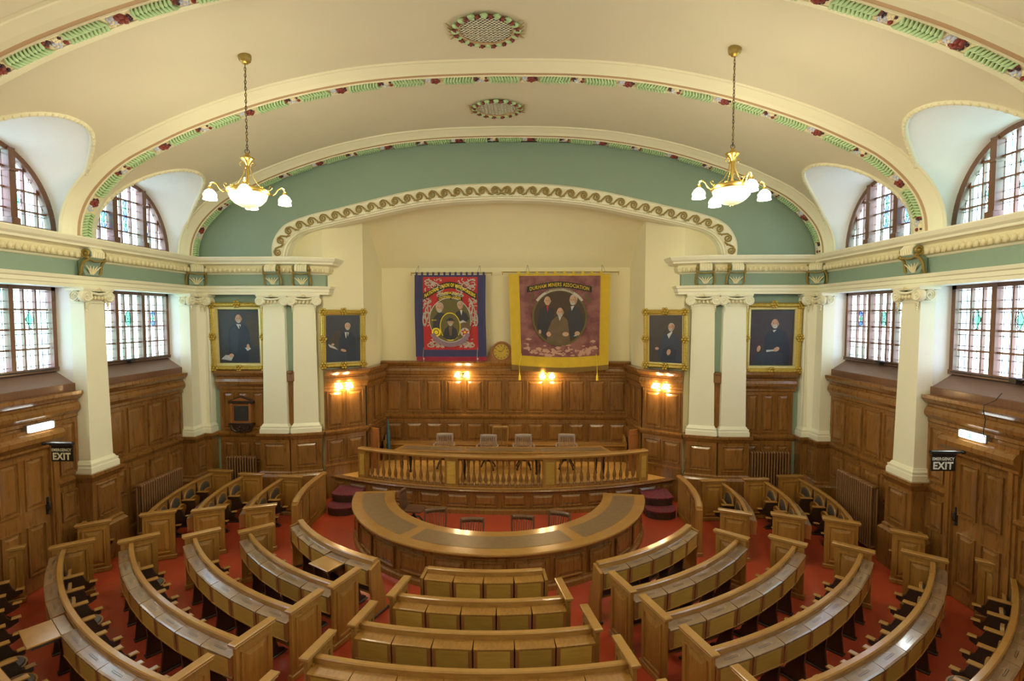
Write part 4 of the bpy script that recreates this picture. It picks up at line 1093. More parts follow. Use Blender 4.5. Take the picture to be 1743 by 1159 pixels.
# outer blocks between the cross aisle and the recess
OUT = {'A': (1.77, 11.85, 5.67, 9.62, 12.4, 5), 'B': (1.77, 11.75, 4.72, 9.84, 12.15, 4), 'C': (1.12, 11.6, 4.29, 10.02, 12.0, 3)}
for s in (-1, 1):
    sd = 'left' if s < 0 else 'right'
    for k, (cx, cy, R, ya, yb, n) in OUT.items():
        f = lambda y: PI / 2 + math.asin(max(-1, min(1, (y - cy) / R)))
        A = sorted((s * f(ya), s * f(yb)))
        bench('short curved bench beyond the cross aisle on the %s, %s' % (sd, {'A': 'nearest the wall radiator', 'B': 'middle one of three', 'C': 'nearest the platform steps'}[k]),
              'short benches beside the platform', s * cx, cy, R, A[0], A[1], n, ends=(1, 1), endlen=(-.50, .05), flaps=(k != 'A'))
    # stub bench by the pedestal
    cy, R = 13.86, 9.26; cx = 0; a0 = ang(0, cy, 7.86, 9.05); a1 = ang(0, cy, 8.05, 9.34)
    A = sorted((s * (a0 - .0), s * (a0 + .036)))
    bench('single-seat bench end standing against the %s wall pilaster pedestal' % sd, 'single seat bench ends', 0, cy, R - .07, A[0], A[1], 1, ends=((0, 1) if s > 0 else (1, 0))[::-1], flaps=False, endlen=(-.45, .02))
    # curved screen in front of the steps
    f = lambda y: PI / 2 + math.asin((y - 11.7) / 4.66)
    a0, a1 = f(10.2), f(12.25); ox = s * 4.3; oy = 11.2
    t = thing('curved_screen', (ox, oy, 0), 0, 'curved panelled oak screen between the %s platform steps and the short benches' % sd, 'screen', 'curved screens by the steps')
    pth = [(s * (-.2 + 4.66 * math.sin(a0 + (a1 - a0) * i / 20)) - ox, 11.7 - 4.66 * math.cos(a0 + (a1 - a0) * i / 20) - oy) for i in range(21)]
    b = MB(); b.sweep(pth, [(-.03, .0), (-.03, .96), (.03, .96), (.03, 0)], 'oak'); b.sweep(pth, [(-.045, 0), (-.045, .12), (.045, .12), (.045, 0)], 'oak'); b.build('body', t)
    b = MB(); b.sweep(pth, [(-.03, .95), (-.07, .97), (-.07, 1.01), (-.04, 1.03), (.04, 1.03), (.07, 1.01), (.07, .97), (.03, .95)], 'oak_h'); b.build('cap_rail', t)
    b = MB(); x, y = pth[0]; b.box(x - .06, x + .06, y - .05, y + .03, 0, .98, 'oak', .01); b.box(x - .07, x + .07, y - .07, y + .05, 0, .08, 'oak', .01); b.build('end_post', t)
    b = MB()
    for i in range(1, 16, 5):
        p, q_ = Vector(pth[i]), Vector(pth[i + 4]); u = (q_ - p); l_ = u.length; u.normalize(); nn = Vector((u.y, -u.x)) * (-1 if s > 0 else 1) * 1.0
        if nn.x * s > 0: nn = -nn
        b.panel((p.x + nn.x * .035, p.y + nn.y * .035, .18), (u.x, u.y, 0), (0, 0, 1), (nn.x, nn.y, 0), l_, .7, 'oak', b=.05, t=.02, fld=.015)
    b.build('panelling', t)
    b = None

# ================================================================== RADIATORS
def radiator(x, y, rz, n, h, lab):
    t = thing('column_radiator', (x, y, 0), rz, lab, 'radiator', 'brown column radiators'); ww = n * .07
    b = MB()
    for i in range(n):
        xx = -ww / 2 + .035 + i * .07
        for yy in (-.06, .06): b.tube([(xx, yy, .12), (xx, yy, h - .05)], .022, 'radp', n=6)
        b.ball((xx, 0, h - .045), .05, 'radp', 8, 4, (.62, 1.9, .8)); b.ball((xx, 0, .13), .05, 'radp', 8, 4, (.62, 1.9, .8))
    b.build('columns', t)
    for sx in (-1, 1):
        b = MB(); b.box(sx * (ww / 2 - .035) - .02, sx * (ww / 2 - .035) + .02, -.07, .07, 0, .12, 'radp', .01); b.build('foot', t)
    b = MB(); b.tube([(ww / 2, 0, .12), (ww / 2 + .08, 0, .12), (ww / 2 + .08, 0, 0)], .015, 'radp'); b.ball((ww / 2 + .06, 0, .16), .028, 'iron'); b.build('valve', t)
radiator(-6.87, 12.80, 0, 11, 1.26, 'brown column radiator under the memorial plaque')
radiator(6.87, 12.80, 0, 14, 1.50, 'brown column radiator on the back wall under the right-hand portrait')
radiator(-7.86, 11.2, PI / 2, 19, 1.25, 'long low brown column radiator on the left side wall')
radiator(7.86, 10.95, PI / 2, 17, 1.45, 'tall brown column radiator on the right side wall')
# ================================================================== LAMPS
def point(loc, W_, col, r, parent=None, name='lamp_light'):
    l = bpy.data.lights.new(name, 'POINT'); l.energy = W_; l.color = col; l.shadow_soft_size = r
    o = bpy.data.objects.new(name, l); COL.objects.link(o); o.location = loc
    if parent: o.parent = parent
    return o
WARM = (1, .88, .60)
def chandelier(x, y, rz, lab):
    t = thing('chandelier', (x, y, .10), rz, lab, 'chandelier', 'brass chandeliers')
    zt_ = 9.42 + .17 - .0
    xs = abs(x); zt_ = next(a.y + (c.y - a.y) * (xs - a.x) / (c.x - a.x + 1e-9) for a, c in zip(V, V[1:]) if c.x <= xs <= a.x) - .10
    b = MB(); b.lathe((0, 0, zt_ - .10), [(.05, 0), (.09, .02), (.10, .06), (.10, .16)], 'bronze', 14); b.lathe((0, 0, zt_ - .13), [(.02, 0), (.05, .01), (.07, .035)], 'brass', 12); b.build('ceiling_rose', t)
    b = MB(); z = zt_ - .13; i = 0
    while z > 7.62:
        d = Vector((1, 0, 0)) if i % 2 else Vector((0, 1, 0)); c = Vector((0, 0, z - .028))
        b.tube([c + d * .014 * math.cos(a) + Vector((0, 0, .034 * math.sin(a))) for a in [j * PI / 4 for j in range(9)]], .005, 'iron', n=4, caps=False); z -= .052; i += 1
    b.tube([(.012 * math.sin(q * 1.7), .012 * math.cos(q * 2.1), zt_ - .13 + (7.6 - zt_ + .13) * q / 12) for q in range(13)], .006, 'brass', n=4)
    b.tube([(.035 * math.cos(a), 0, 7.57 + .035 * math.sin(a)) for a in [j * PI / 6 for j in range(13)]], .006, 'iron', n=4)
    b.build('chain', t)
    b = MB(); b.lathe((0, 0, 7.38), [(.02, -.04), (.04, 0), (.10, .06), (.11, .085), (.05, .10), (.03, .15), (.012, .17)], 'brass', 14)
    for a in range(4):
        c_, s_ = math.cos(a * PI / 2), math.sin(a * PI / 2)
        b.tube([(.03 * c_, .03 * s_, 7.30), (.05 * c_, .05 * s_, 7.38), (.09 * c_, .09 * s_, 7.40), (.12 * c_, .12 * s_, 7.36), (.10 * c_, .10 * s_, 7.33)], .008, 'brass', n=5)
    b.build('crown', t)
    b = MB(); b.tube([(0, 0, 7.4), (0, 0, 6.98)], .022, 'brass', n=8)
    for a in range(4):
        c_, s_ = math.cos(a * PI / 2), math.sin(a * PI / 2); b.tube([(.04 * c_, .04 * s_, 7.34), (.06 * c_, .06 * s_, 7.2), (.14 * c_, .14 * s_, 7.05), (.26 * c_, .26 * s_, 6.95)], .007, 'brass', n=5)
    b.build('rods', t)
    b = MB(); b.lathe((0, 0, 6.90), [(.30, -.02), (.33, .0), (.33, .03), (.29, .06), (.24, .055), (.24, .03)], 'brass', 24)
    for a in range(8):
        c_, s_ = math.cos(a * PI / 4), math.sin(a * PI / 4); b.ball((.30 * c_, .30 * s_, 6.95), .026, 'brass', 6, 4)
    b.build('ring', t)
    b = MB(); rows = []
    for r, z in ((.29, 6.9), (.285, 6.85), (.26, 6.78), (.20, 6.71), (.11, 6.66), (.02, 6.645)):
        rows.append([(r * (1 + .035 * math.cos(12 * k * PI / 24)) * math.cos(k * PI / 24), r * (1 + .035 * math.cos(12 * k * PI / 24)) * math.sin(k * PI / 24), z) for k in range(48)])
    b.grid(rows, 'bowl', True, cv=True); b.lathe((0, 0, 6.615), [(.0, 0), (.03, .015), (.02, .035)], 'brass', 8); b.build('glass_bowl', t)
    for a in range(4):
        an = a * PI / 2; c_, s_ = math.cos(an), math.sin(an)
        b = MB(); b.tube([(r * c_, r * s_, z) for r, z in ((.32, 6.90), (.37, 6.885), (.41, 6.92), (.45, 6.99), (.50, 7.02), (.54, 7.0), (.555, 6.95))], .012, 'brass', n=6)
        b.tube([(r * c_, r * s_, z) for r, z in ((.33, 6.96), (.36, 7.0), (.33, 7.03), (.31, 7.0))], .008, 'brass', n=5)
        b.lathe((.555 * c_, .555 * s_, 6.90), [(.035, 0), (.03, .05), (.012, .06)], 'brass', 8); b.build('arm', t)
        b = MB(); b.lathe((.555 * c_, .555 * s_, 6.90), [(.032, 0), (.07, -.03), (.10, -.08), (.095, -.13), (.105, -.165), (.03, -.15)], 'globe', 14); sh = b.build('glass_shade', t)
        point((.555 * c_, .555 * s_, 6.66), LAMP_W, WARM, .09, t)
        point((.555 * c_, .555 * s_, 7.06), LAMP_W * .35, WARM, .05, t)
    return t
chandelier(-3.98, 8.30, .42, 'left brass chandelier with lit glass shades hanging from the ceiling on a chain')
chandelier(3.98, 8.30, .12, 'right brass chandelier with lit glass shades hanging from the ceiling on a chain')
for x in (-3.98, 3.98):  # unseen extra pair, added to give the room more lamp light
    c = chandelier(x, 1.9, .3, 'added unseen brass chandelier with lit shades above the gallery at the %s, behind the viewer' % ('left' if x < 0 else 'right'))

def sconce(x, y, z, rz, lab):
    t = thing('wall_lamp', (x, y, z), rz, lab, 'wall lamp', 'twin-shade wall lamps')
    b = MB(); b.lathe((0, -.01, 0), [(.05, -.03), (.06, 0), (.055, .015)], 'brass', 12, axis='y'); b.build('backplate', t)
    for sx in (-1, 1):
        b = MB(); b.tube([(0, -.03, 0), (sx * .05, -.10, .05), (sx * .11, -.13, .06), (sx * .14, -.14, .02)], .009, 'brass', n=6); b.build('arm', t)
        b = MB(); b.lathe((sx * .14, -.14, .02), [(.02, .01), (.05, -.02), (.075, -.07), (.085, -.11), (.02, -.10)], 'bulbg', 12); b.build('glass_shade', t)
        point((sx * .14, -.16, -.16), SCONCE_W, (1, .66, .25), .05, t); point((sx * .14, -.22, .10), SCONCE_W * .5, (1, .66, .25), .04, t)
sconce(-1.30, 15.09, 3.20, 0, 'twin-shade brass wall lamp on the back wall below the red and blue banner')
sconce(1.28, 15.09, 3.18, 0, 'twin-shade brass wall lamp on the back wall below the yellow and purple banner')
sconce(-4.36, 13.47, 3.08, -.62 * -1, 'twin-shade brass wall lamp on the splayed panelling left of the recess')
sconce(4.30, 13.51, 3.10, .62 * -1, 'twin-shade brass wall lamp on the splayed panelling right of the recess')

# ================================================================== LETTERING
def text(b, s, k, cx, cz, y, size, width=None, arc=None, weight=.02, face=None, sy=1.):
    """flat lettering in the plane y; arc=(radius, base angle) bends it: letters stand on a circle"""
    cu = bpy.data.curves.new('t', 'FONT'); cu.body = s; cu.size = size; cu.align_x = 'CENTER'; cu.offset = weight * size; cu.space_character = 1.08; cu.resolution_u = 2
    o = bpy.data.objects.new('t', cu); COL.objects.link(o); dg = bpy.context.evaluated_depsgraph_get(); me = o.evaluated_get(dg).to_mesh()
    vs = [v.co.copy() for v in me.vertices]; fs = [tuple(p.vertices) for p in me.polygons]; o.evaluated_get(dg).to_mesh_clear()
    bpy.data.objects.remove(o); bpy.data.curves.remove(cu)
    x0, x1 = min(v.x for v in vs), max(v.x for v in vs); sc = (width / (x1 - x0)) if width else 1.; mid_ = (x0 + x1) / 2
    out_ = []
    for v in vs:
        u = (v.x - mid_) * sc; h = v.y * sy
        if arc:
            if callable(arc): px, pz = arc(u, h)
            else: a = u / arc; px, pz = (arc + h) * math.sin(a), (arc + h) * math.cos(a) - arc
        else: px, pz = u, h
        out_.append((cx + px, y, cz + pz))
    if face: out_ = [face(p) for p in out_]
    b.add(out_, fs, k)

# ================================================================== PORTRAITS
for nme, c, rg in (('p_skin', (.50, .30, .20), .5), ('p_skin2', (.36, .20, .12), .5), ('p_grey', (.42, .40, .36), .5), ('p_coat', (.018, .026, .048), .45), ('p_coat2', (.03, .04, .065), .45), ('p_shirt', (.52, .52, .5), .5),
                  ('p_bg1', (.035, .038, .05), .4), ('p_bg2', (.055, .040, .028), .4), ('p_bg3', (.045, .032, .045), .4), ('p_paper', (.45, .46, .48), .5), ('p_suit', (.13, .085, .045), .6), ('p_eye', (.05, .03, .02), .5), ('p_tie', (.02, .02, .03), .5)):
    M[nme] = plain(nme.replace('p_', 'paint_'), c, rg, var=.25, scale=7)
def ell(cx, cz, rx, rz_, n=20, rot=0.):
    o = []
    for i in range(n):
        a = 2 * PI * i / n; x, z = rx * math.cos(a), rz_ * math.sin(a); o.append((cx + x * math.cos(rot) - z * math.sin(rot), cz + x * math.sin(rot) + z * math.cos(rot)))
    return o
class Flat:
    """painted shapes laid on a flat canvas, each a fraction of a millimetre proud of the last"""
    def __init__(s, b, W_, H_, y=0., face=None): s.b, s.W, s.H, s.y, s.f = b, W_, H_, y, face; s.n = 0
    def poly(s, pts, k):
        s.n += 1; y = s.y - .0006 * s.n; q = [(x * s.W, y, z * s.H) for x, z in pts]
        if s.f: q = [s.f(p) for p in q]
        s.b.add(q, [tuple(range(len(q)))], k)
    def head(s, x, z, r, beard='p_grey', bald=True, turn=0., hat=False, skin='p_skin'):
        a = s.W / s.H; rx, rz_ = r, r * a * 1.32
        if not bald: s.poly(ell(x, z + rz_ * .25, rx * 1.1, rz_ * .95), 'p_grey')
        else: s.poly(ell(x + .0, z - rz_ * .05, rx * 1.1, rz_ * .6), 'p_grey')
        s.poly(ell(x, z, rx, rz_), skin)
        s.poly(ell(x + rx * .35, z, rx * .6, rz_ * .8), 'p_skin2' if skin == 'p_skin' else skin)
        s.poly(ell(x - rx * .1 + turn * rx, z, rx * .75, rz_ * .85), skin)
        for sx in (-.42, .34):
            s.poly(ell(x + (sx + turn) * rx, z + rz_ * .10, rx * .17, rz_ * .07, 8), 'p_eye'); s.poly(ell(x + (sx + turn) * rx, z + rz_ * .23, rx * .22, rz_ * .04, 8), 'p_skin2')
        s.poly([(x + (turn - .05) * rx, z + rz_ * .1), (x + (turn + .16) * rx, z - rz_ * .25), (x + (turn - .16) * rx, z - rz_ * .25)], 'p_skin2')
        if beard: s.poly(ell(x + turn * rx, z - rz_ * .62, rx * .62, rz_ * .42), beard); s.poly(ell(x + turn * rx, z - rz_ * .38, rx * .42, rz_ * .1, 10), beard)
        s.poly(ell(x + turn * rx, z - rz_ * .5, rx * .25, rz_ * .05, 8), 'p_skin2')
        if hat: s.poly(ell(x, z + rz_ * .55, rx * 1.7, rz_ * .2), 'p_tie'); s.poly(ell(x, z + rz_ * .8, rx * .95, rz_ * .45), 'p_tie')
def portrait(x, y, z, rz, fw, fh, cw, ch, lab, kind, tilt=.03):
    t = thing('framed_portrait', (x, y, z), rz, lab, 'painting', None); t.rotation_euler = (tilt, 0, rz)
    b = MB(); prof = [(0, .0, 'gold'), (0, .05, 'gold'), (.03, .09, 'gold'), (.08, .085, 'gold'), (.12, .05, 'gold'), ((fw - cw) / 2 - .07, .045, 'goldp'), ((fw - cw) / 2 - .01, .035, 'goldp'), ((fw - cw) / 2, .01, 'goldp')]
    rings = [[(-fw / 2 + i, -h, -fh / 2 + i), (fw / 2 - i, -h, -fh / 2 + i), (fw / 2 - i, -h, fh / 2 - i), (-fw / 2 + i, -h, fh / 2 - i)] for i, h, _ in prof]
    for a, c, p in zip(rings, rings[1:], prof[1:]): b.add(a + c, [(j, (j + 1) % 4, 4 + (j + 1) % 4, 4 + j) for j in range(4)], p[2])
    n = 0
    for px, pz in [(sx * (fw / 2 - .06), sz * (fh / 2 - .06)) for sx in (-1, 1) for sz in (-1, 1)] + [(0, fh / 2 - .04), (0, -fh / 2 + .05), (fw / 2 - .05, 0), (-fw / 2 + .05, 0)]:
        for i in range(7):
            a = i * 2 * PI / 6; r = .07 if i < 6 else 0; b.ball((px + r * math.cos(a), -.085, pz + r * math.sin(a)), .042, 'gold', 6, 4)
    for i in range(22):
        for sz in (-1, 1): b.ball((-fw / 2 + .1 + (fw - .2) * i / 21, -.085, sz * (fh / 2 - .035)), .02, 'gold', 5, 3)
        for sx in (-1, 1): b.ball((sx * (fw / 2 - .035), -.085, -fh / 2 + .1 + (fh - .2) * i / 21), .02, 'gold', 5, 3)
    b.build('frame', t)
    b = MB(); F = Flat(b, cw / 2, ch / 2, -.012)
    F.poly([(-1, -1), (1, -1), (1, 1), (-1, 1)], {0: 'p_bg1', 1: 'p_bg1', 2: 'p_bg2', 3: 'p_bg3'}[kind])
    if kind == 0:   # standing man, papers on a table
        F.poly([(.3, -.2), (1, -.4), (1, .9), (.4, .8)], 'p_bg2')
        F.poly([(-.5, -1), (-.55, -.2), (-.48, .3), (-.3, .42), (-.02, .5), (.22, .46), (.42, .36), (.52, .1), (.55, -.3), (.42, -1)], 'p_coat'); F.poly([(-.45, .2), (-.2, .4), (.0, .2), (-.1, -.6), (-.42, -.7)], 'p_coat2')
        F.poly([(-.12, .48), (.0, .30), (.06, .28), (.12, .46)], 'p_shirt'); F.poly([(.02, .42), (.07, .42), (.08, .26), (.04, .26)], 'p_tie'); F.head(.01, .68, .155)
        F.poly([(-.92, -.88), (-.7, -.72), (-.3, -.74), (-.42, -.94)], 'p_paper'); F.poly(ell(-.4, -.74, .12, .075), 'p_skin'); F.poly([(.28, -.44), (.5, -.4), (.58, -.48), (.4, -.56)], 'p_paper'); F.poly(ell(.44, -.38, .07, .09), 'p_skin')
    elif kind == 1:   # seated man, hand on knee
        F.poly([(-.95, -.3), (-.5, .3), (-.2, .4), (-.1, -.4), (-.6, -.6)], 'p_bg2')
        F.poly([(-.25, -.6), (-.28, -.1), (-.1, .2), (.1, .3), (.45, .28), (.65, .1), (.75, -.3), (.8, -1), (-.2, -1)], 'p_coat'); F.poly([(-.9, -1), (-.85, -.5), (-.3, -.45), (.2, -.6), (.2, -1)], 'p_coat2')
        F.poly([(.08, .28), (.14, .02), (.22, .0), (.34, .26)], 'p_shirt'); F.poly([(.2, .24), (.26, .24), (.25, .0), (.17, .0)], 'p_tie'); F.head(.26, .52, .155, beard='p_grey', bald=False)
        F.poly([(-.9, -.22), (-.8, -.36), (-.3, -.5), (-.5, -.36)], 'p_paper'); F.poly(ell(.0, -.52, .17, .06, rot=-.2), 'p_skin'); F.poly(ell(-.62, -.25, .09, .05), 'p_skin')
    elif kind == 2:   # seated, turned to the left
        F.poly([(-.5, -.6), (-.25, 0), (.0, .24), (.35, .34), (.6, .2), (.85, -.1), (.9, -1), (-.3, -1)], 'p_coat2'); F.poly([(-.2, -.45), (.2, -.3), (.7, -.45), (.6, -1), (-.3, -1)], 'p_coat')
        F.poly([(.1, .2), (.2, .02), (.42, .3), (.38, .34)], 'p_shirt'); F.head(.36, .50, .17, beard='p_grey', bald=False, turn=-.3)
        F.poly(ell(-.52, -.42, .12, .06), 'p_skin'); F.poly(ell(.2, -.56, .14, .11, rot=.9), 'p_skin')
    else:             # white-bearded seated man with rolled paper
        F.poly([(-.3, -.5), (-.35, -.0), (-.2, .2), (.05, .3), (.3, .32), (.6, .22), (.75, 0), (.85, -.5), (.8, -1), (-.2, -1)], 'p_coat'); F.poly([(-.8, -1), (-.75, -.6), (-.2, -.5), (.5, -.55), (.6, -1)], 'p_coat2')
        F.poly([(.02, .28), (.08, .2), (.2, .3)], 'p_shirt'); F.head(.12, .52, .165, beard='p_paper')
        F.poly(ell(-.6, -.4, .08, .12, rot=-.4), 'p_skin'); F.poly([(-.25, -.45), (-.24, -.52), (.25, -.48), (.25, -.42)], 'p_paper'); F.poly(ell(.22, -.42, .14, .08, rot=.3), 'p_skin')
    b.build('canvas', t)
portrait(-6.98, 13.05, 4.40, 0, 1.47, 1.80, 1.09, 1.38, 'gilt-framed portrait of a standing man with papers, above the memorial plaque', 0)
portrait(-4.33, 13.43, 4.33, .60, 1.18, 1.56, .90, 1.24, 'gilt-framed portrait of a seated man facing forward, left of the recess', 1)
portrait(4.36, 13.40, 4.33, -.60, 1.18, 1.56, .88, 1.24, 'gilt-framed portrait of a seated man in profile, right of the recess', 2)
portrait(6.97, 13.05, 4.38, 0, 1.46, 1.80, 1.10, 1.40, 'gilt-framed portrait of a white-bearded seated man holding a rolled paper', 3)

# ================================================================== BANNERS
for nme, c in (('b_blue', (.035, .035, .12)), ('b_red', (.44, .018, .02)), ('b_gold', (.62, .42, .02)), ('b_purp', (.20, .055, .055)), ('b_black', (.02, .02, .015)), ('b_yel', (.80, .62, .03)), ('b_silver', (.50, .46, .40)), ('b_olive', (.12, .10, .03)),
               ('b_fringe', (.28, .17, .04)), ('b_rfr', (.35, .02, .06)), ('b_mauve', (.25, .16, .22)), ('b_dkbr', (.06, .035, .02)), ('b_pink', (.52, .30, .22))):
    M[nme] = plain(nme.replace('b_', 'banner_'), c, .65, var=.12, scale=5)
mm_, n__, bb_ = M['b_purp'], M['b_purp'].node_tree, M['b_purp'].node_tree.nodes['Principled BSDF']
t = n__.nodes.new('ShaderNodeTexNoise'); t.inputs['Scale'].default_value = 3; t.inputs['Detail'].default_value = 8
r_ = n__.nodes.new('ShaderNodeValToRGB'); r_.color_ramp.elements[0].color = (.17, .05, .06, 1); r_.color_ramp.elements[1].color = (.27, .11, .10, 1); r_.color_ramp.elements[0].position = .4; r_.color_ramp.elements[1].position = .6
tcn = n__.nodes.new('ShaderNodeTexCoord'); L(n__, tcn.outputs['Object'], t.inputs['Vector']); L(n__, t.outputs['Fac'], r_.inputs[0]); L(n__, r_.outputs[0], bb_.inputs['Base Color'])
BY = 14.86
def cloth(b, x0, x1, z0, z1, k, wave, sag=0., d=0.):
    N_, K = 40, 24
    b.grid([[wave((x0 + (x1 - x0) * i / N_, -d, z1 + (z0 - z1) * j / K)) for i in range(N_ + 1)] for j in range(K + 1)], k)
def rod(t, x0, x1, z, hooks):
    b = MB(); b.tube([(x0, 0, z), (x1, 0, z)], .017, 'bronze', n=8)
    for x in (x0, x1): b.ball((x, 0, z), .026, 'brass'); b.tube([(x, 0, z), (x, 0, z - .08)], .009, 'bronze')
    b.build('pole', t)
    b = MB()
    for x in hooks: b.ball((x, .32, z + .26), .022, 'iron'); b.tube([(x, .32, z + .26), (x - .05, .0, z + .01)], .004, 'iron', n=4); b.tube([(x, .32, z + .26), (x + .05, .0, z + .01)], .004, 'iron', n=4)
    b.build('hanging_hooks', t)
def ring(F, cx, cz, r0, r1, k, ax=1., a0=0, a1=2 * PI, n=32):
    for i in range(n):
        a, c = a0 + (a1 - a0) * i / n, a0 + (a1 - a0) * (i + 1) / n
        F.poly([(cx + r0 * math.cos(a) * ax, cz + r0 * math.sin(a)), (cx + r1 * math.cos(a) * ax, cz + r1 * math.sin(a)), (cx + r1 * math.cos(c) * ax, cz + r1 * math.sin(c)), (cx + r0 * math.cos(c) * ax, cz + r0 * math.sin(c))], k); F.n -= 1
    F.n += 1
def scrolls(b, cx, cz, y, w_, h, k, f, mirror=1, seed=1):
    R = random.Random(seed)
    for q in range(3):
        ox, oz = cx + mirror * w_ * (-.28 + .3 * q), cz + h * (.12 - .2 * q); pts = []
        for i in range(14):
            a = i / 13; th = PI * (.6 - 2.3 * a); r = w_ * .30 * (1 - .75 * a); pts.append(f((ox + mirror * r * math.cos(th), y, oz + h / w_ * r * math.sin(th) * .9)))
        b.tube(pts, [.022 * (1 - .4 * i / 13) for i in range(14)], k, n=4)
    for q in range(44):
        x, z = cx + R.uniform(-.45, .45) * w_, cz + R.uniform(-.45, .45) * h; a = R.uniform(0, PI)
        b.add([f(p) for p in [(x + .045 * math.cos(a), y, z + .045 * math.sin(a)), (x + .018 * math.cos(a + PI / 2), y - .004, z + .018 * math.sin(a + PI / 2)), (x - .05 * math.cos(a), y, z - .05 * math.sin(a)), (x - .018 * math.cos(a + PI / 2), y - .004, z - .018 * math.sin(a + PI / 2))]], [(0, 1, 2, 3)], k)
# red and blue banner
t = thing('trade_union_banner', (-1.62, BY, 0), 0, 'red and blue silk banner with white scrollwork hanging on the back wall', 'banner')
def wv(p): x, y, z = p; u = (6.2 - z) / 2.6; return (x + .02 * u * math.sin(z * 2), y - .012 * math.sin(x * 9) * u - .01 * math.sin(x * 23 + 1), z)
X0, X1 = -1.06, 1.06
b = MB(); cloth(b, X0, X1, 3.72, 6.16, 'b_blue', wv); b.build('blue_border', t)
b = MB(); cloth(b, X0 + .02, X1 - .0, 3.60, 3.72, 'b_rfr', wv)
for i in range(70): x = X0 + .04 + (X1 - X0 - .06) * i / 69; b.tube([wv((x, -.005, 3.70)), wv((x, -.005, 3.585))], .006, 'b_rfr', n=3)
b.build('red_fringe', t)
b = MB(); cloth(b, X0 + .25, X1 - .24, 3.93, 6.10, 'b_red', wv, d=.006)
b.build('red_field', t)
b = MB(); fy = -.014
for sx in (-1, 1):
    for a_ in ((sx * .50, 5.86, fy, .56, .40, 'b_silver', wv, -sx, 3), (sx * .68, 5.05, fy, .24, .9, 'b_silver', wv, sx, 5), (sx * .42, 4.13, fy, .5, .26, 'b_silver', wv, sx, 9), (sx * .2, 5.58, fy, .35, .14, 'b_silver', wv, sx, 11)):
        b = MB(); scrolls(b, *a_); b.build('silver_scroll', t)
b = MB()
def Fw(b, cx, cz, w_, h, d): return Flat(b, w_, h, -d, lambda p: (wv((p[0] + cx, p[1], p[2] + cz))[0], p[1] - .012, p[2] + cz))
F = Fw(b, 0, 4.82, .62, .66, .018)
F.poly(ell(0, 0, 1, 1, 36), 'b_olive'); ring(F, 0, 0, .98, 1.02, 'b_silver'); None
F.poly([(-.85, -.35), (-.8, .1), (-.55, .35), (-.3, .3), (-.1, .1), (-.1, -.4)], 'p_tie'); F.head(-.5, .55, .17, beard='p_grey', bald=False)
F.poly([(.2, .0), (.3, .35), (.5, .45), (.8, .3), (.93, .05), (.7, -.2)], 'p_tie'); F.poly([(.48, .45), (.56, .2), (.6, .45)], 'p_shirt'); F.head(.5, .66, .14, beard=None, bald=False)
F.poly([(.4, -.1), (.62, .0), (.8, -.1), (.6, -.2)], 'p_paper'); F.poly(ell(.7, -.35, .3, .25), 'p_suit')
F.poly(ell(0, -.3, .5, .62, 30), 'b_olive'); ring(F, 0, -.3, .6, .64, 'b_yel', ax=.78)
F.poly([(-.38, -.75), (-.25, -.4), (-.08, -.25), (.1, -.25), (.3, -.42), (.38, -.72), (.2, -.88), (-.2, -.88)], 'p_tie'); F.poly([(-.08, -.25), (-.04, -.7), (.06, -.7), (.1, -.25)], 'p_suit'); F.head(.02, -.1, .13, beard='p_grey', hat=True)
F.poly(ell(-.68, -.55, .22, .2, 24), 'b_yel'); ring(F, -.68, -.55, .09, .13, 'b_olive', ax=1.05)
F.poly(ell(.7, -.55, .22, .2, 24), 'b_silver'); F.poly([(.7 + (.2 if i % 2 == 0 else .09) * math.sin(i * PI / 5), -.55 + (.19 if i % 2 == 0 else .085) * math.cos(i * PI / 5)) for i in range(10)], 'b_red'); F.poly(ell(.7, -.55, .06, .055, 12), 'b_yel')
ring(F, 0, -.1, .92, 1.12, 'b_mauve', a0=-PI * .83, a1=-PI * .17)
b.build('painted_medallion', t)
b = MB()
def ribbon(b, w_, rise, h, cz, k, d, curve):
    b.grid([[wv((u * w_, -d, cz + curve(u) * rise + v)) for u in [-1 + 2 * i / 30 for i in range(31)]] for v in (-h / 2, h / 2)], k)
cv = lambda u: math.cos(u * PI * .72) * .5 + .5
ribbon(b, .80, .42, .19, 5.44, 'b_black', .024, cv); ribbon(b, .36, .08, .22, 5.46, 'b_black', .022, lambda u: 1 - u * u)
text(b, 'NATIONAL UNION OF MINEWORKERS', 'b_yel', 0, 5.44, -.030, .15, 1.52, arc=lambda u, h: (u, cv(u / .80) * .42 + h - .05), weight=.03, face=wv)
text(b, 'DURHAM AREA', 'b_yel', 0, 5.515, -.06, .085, .50, arc=lambda u, h: (u, .08 * (1 - (u / .36) ** 2) + h), weight=.02, face=wv)
text(b, 'CHOPWELL LODGE', 'b_yel', 0, 5.40, -.06, .095, .66, arc=lambda u, h: (u, .08 * (1 - (u / .36) ** 2) + h), weight=.03, face=wv)
text(b, 'MARX', 'b_yel', -.47, 4.80, -.07, .05, .14, face=wv)
b.build('lettered_ribbon', t)
rod(t, -1.16, 1.24, 6.215, (-1.0, .86))
for i in range(13): b = MB(); x = -1.0 + 2.0 * i / 12; b.box(x - .03, x + .03, -.02, .02, 6.14, 6.24, 'b_blue'); b.build('hanging_loop', t)
b = MB()
for i in range(12): x = -.92 + 2.0 * i / 12; b.box(x - .055, x + .055, -.012, -.004, 6.155, 6.19, 'b_silver')
for x in (-.80, .82): b.tube([(x, -.02, 4.0), (x - .02, -.04, 3.75), (x, -.03, 3.55)], .006, 'b_silver', n=4); b.ball((x, -.04, 3.66), .03, 'b_silver', 6, 4)
b.build('ties', t)
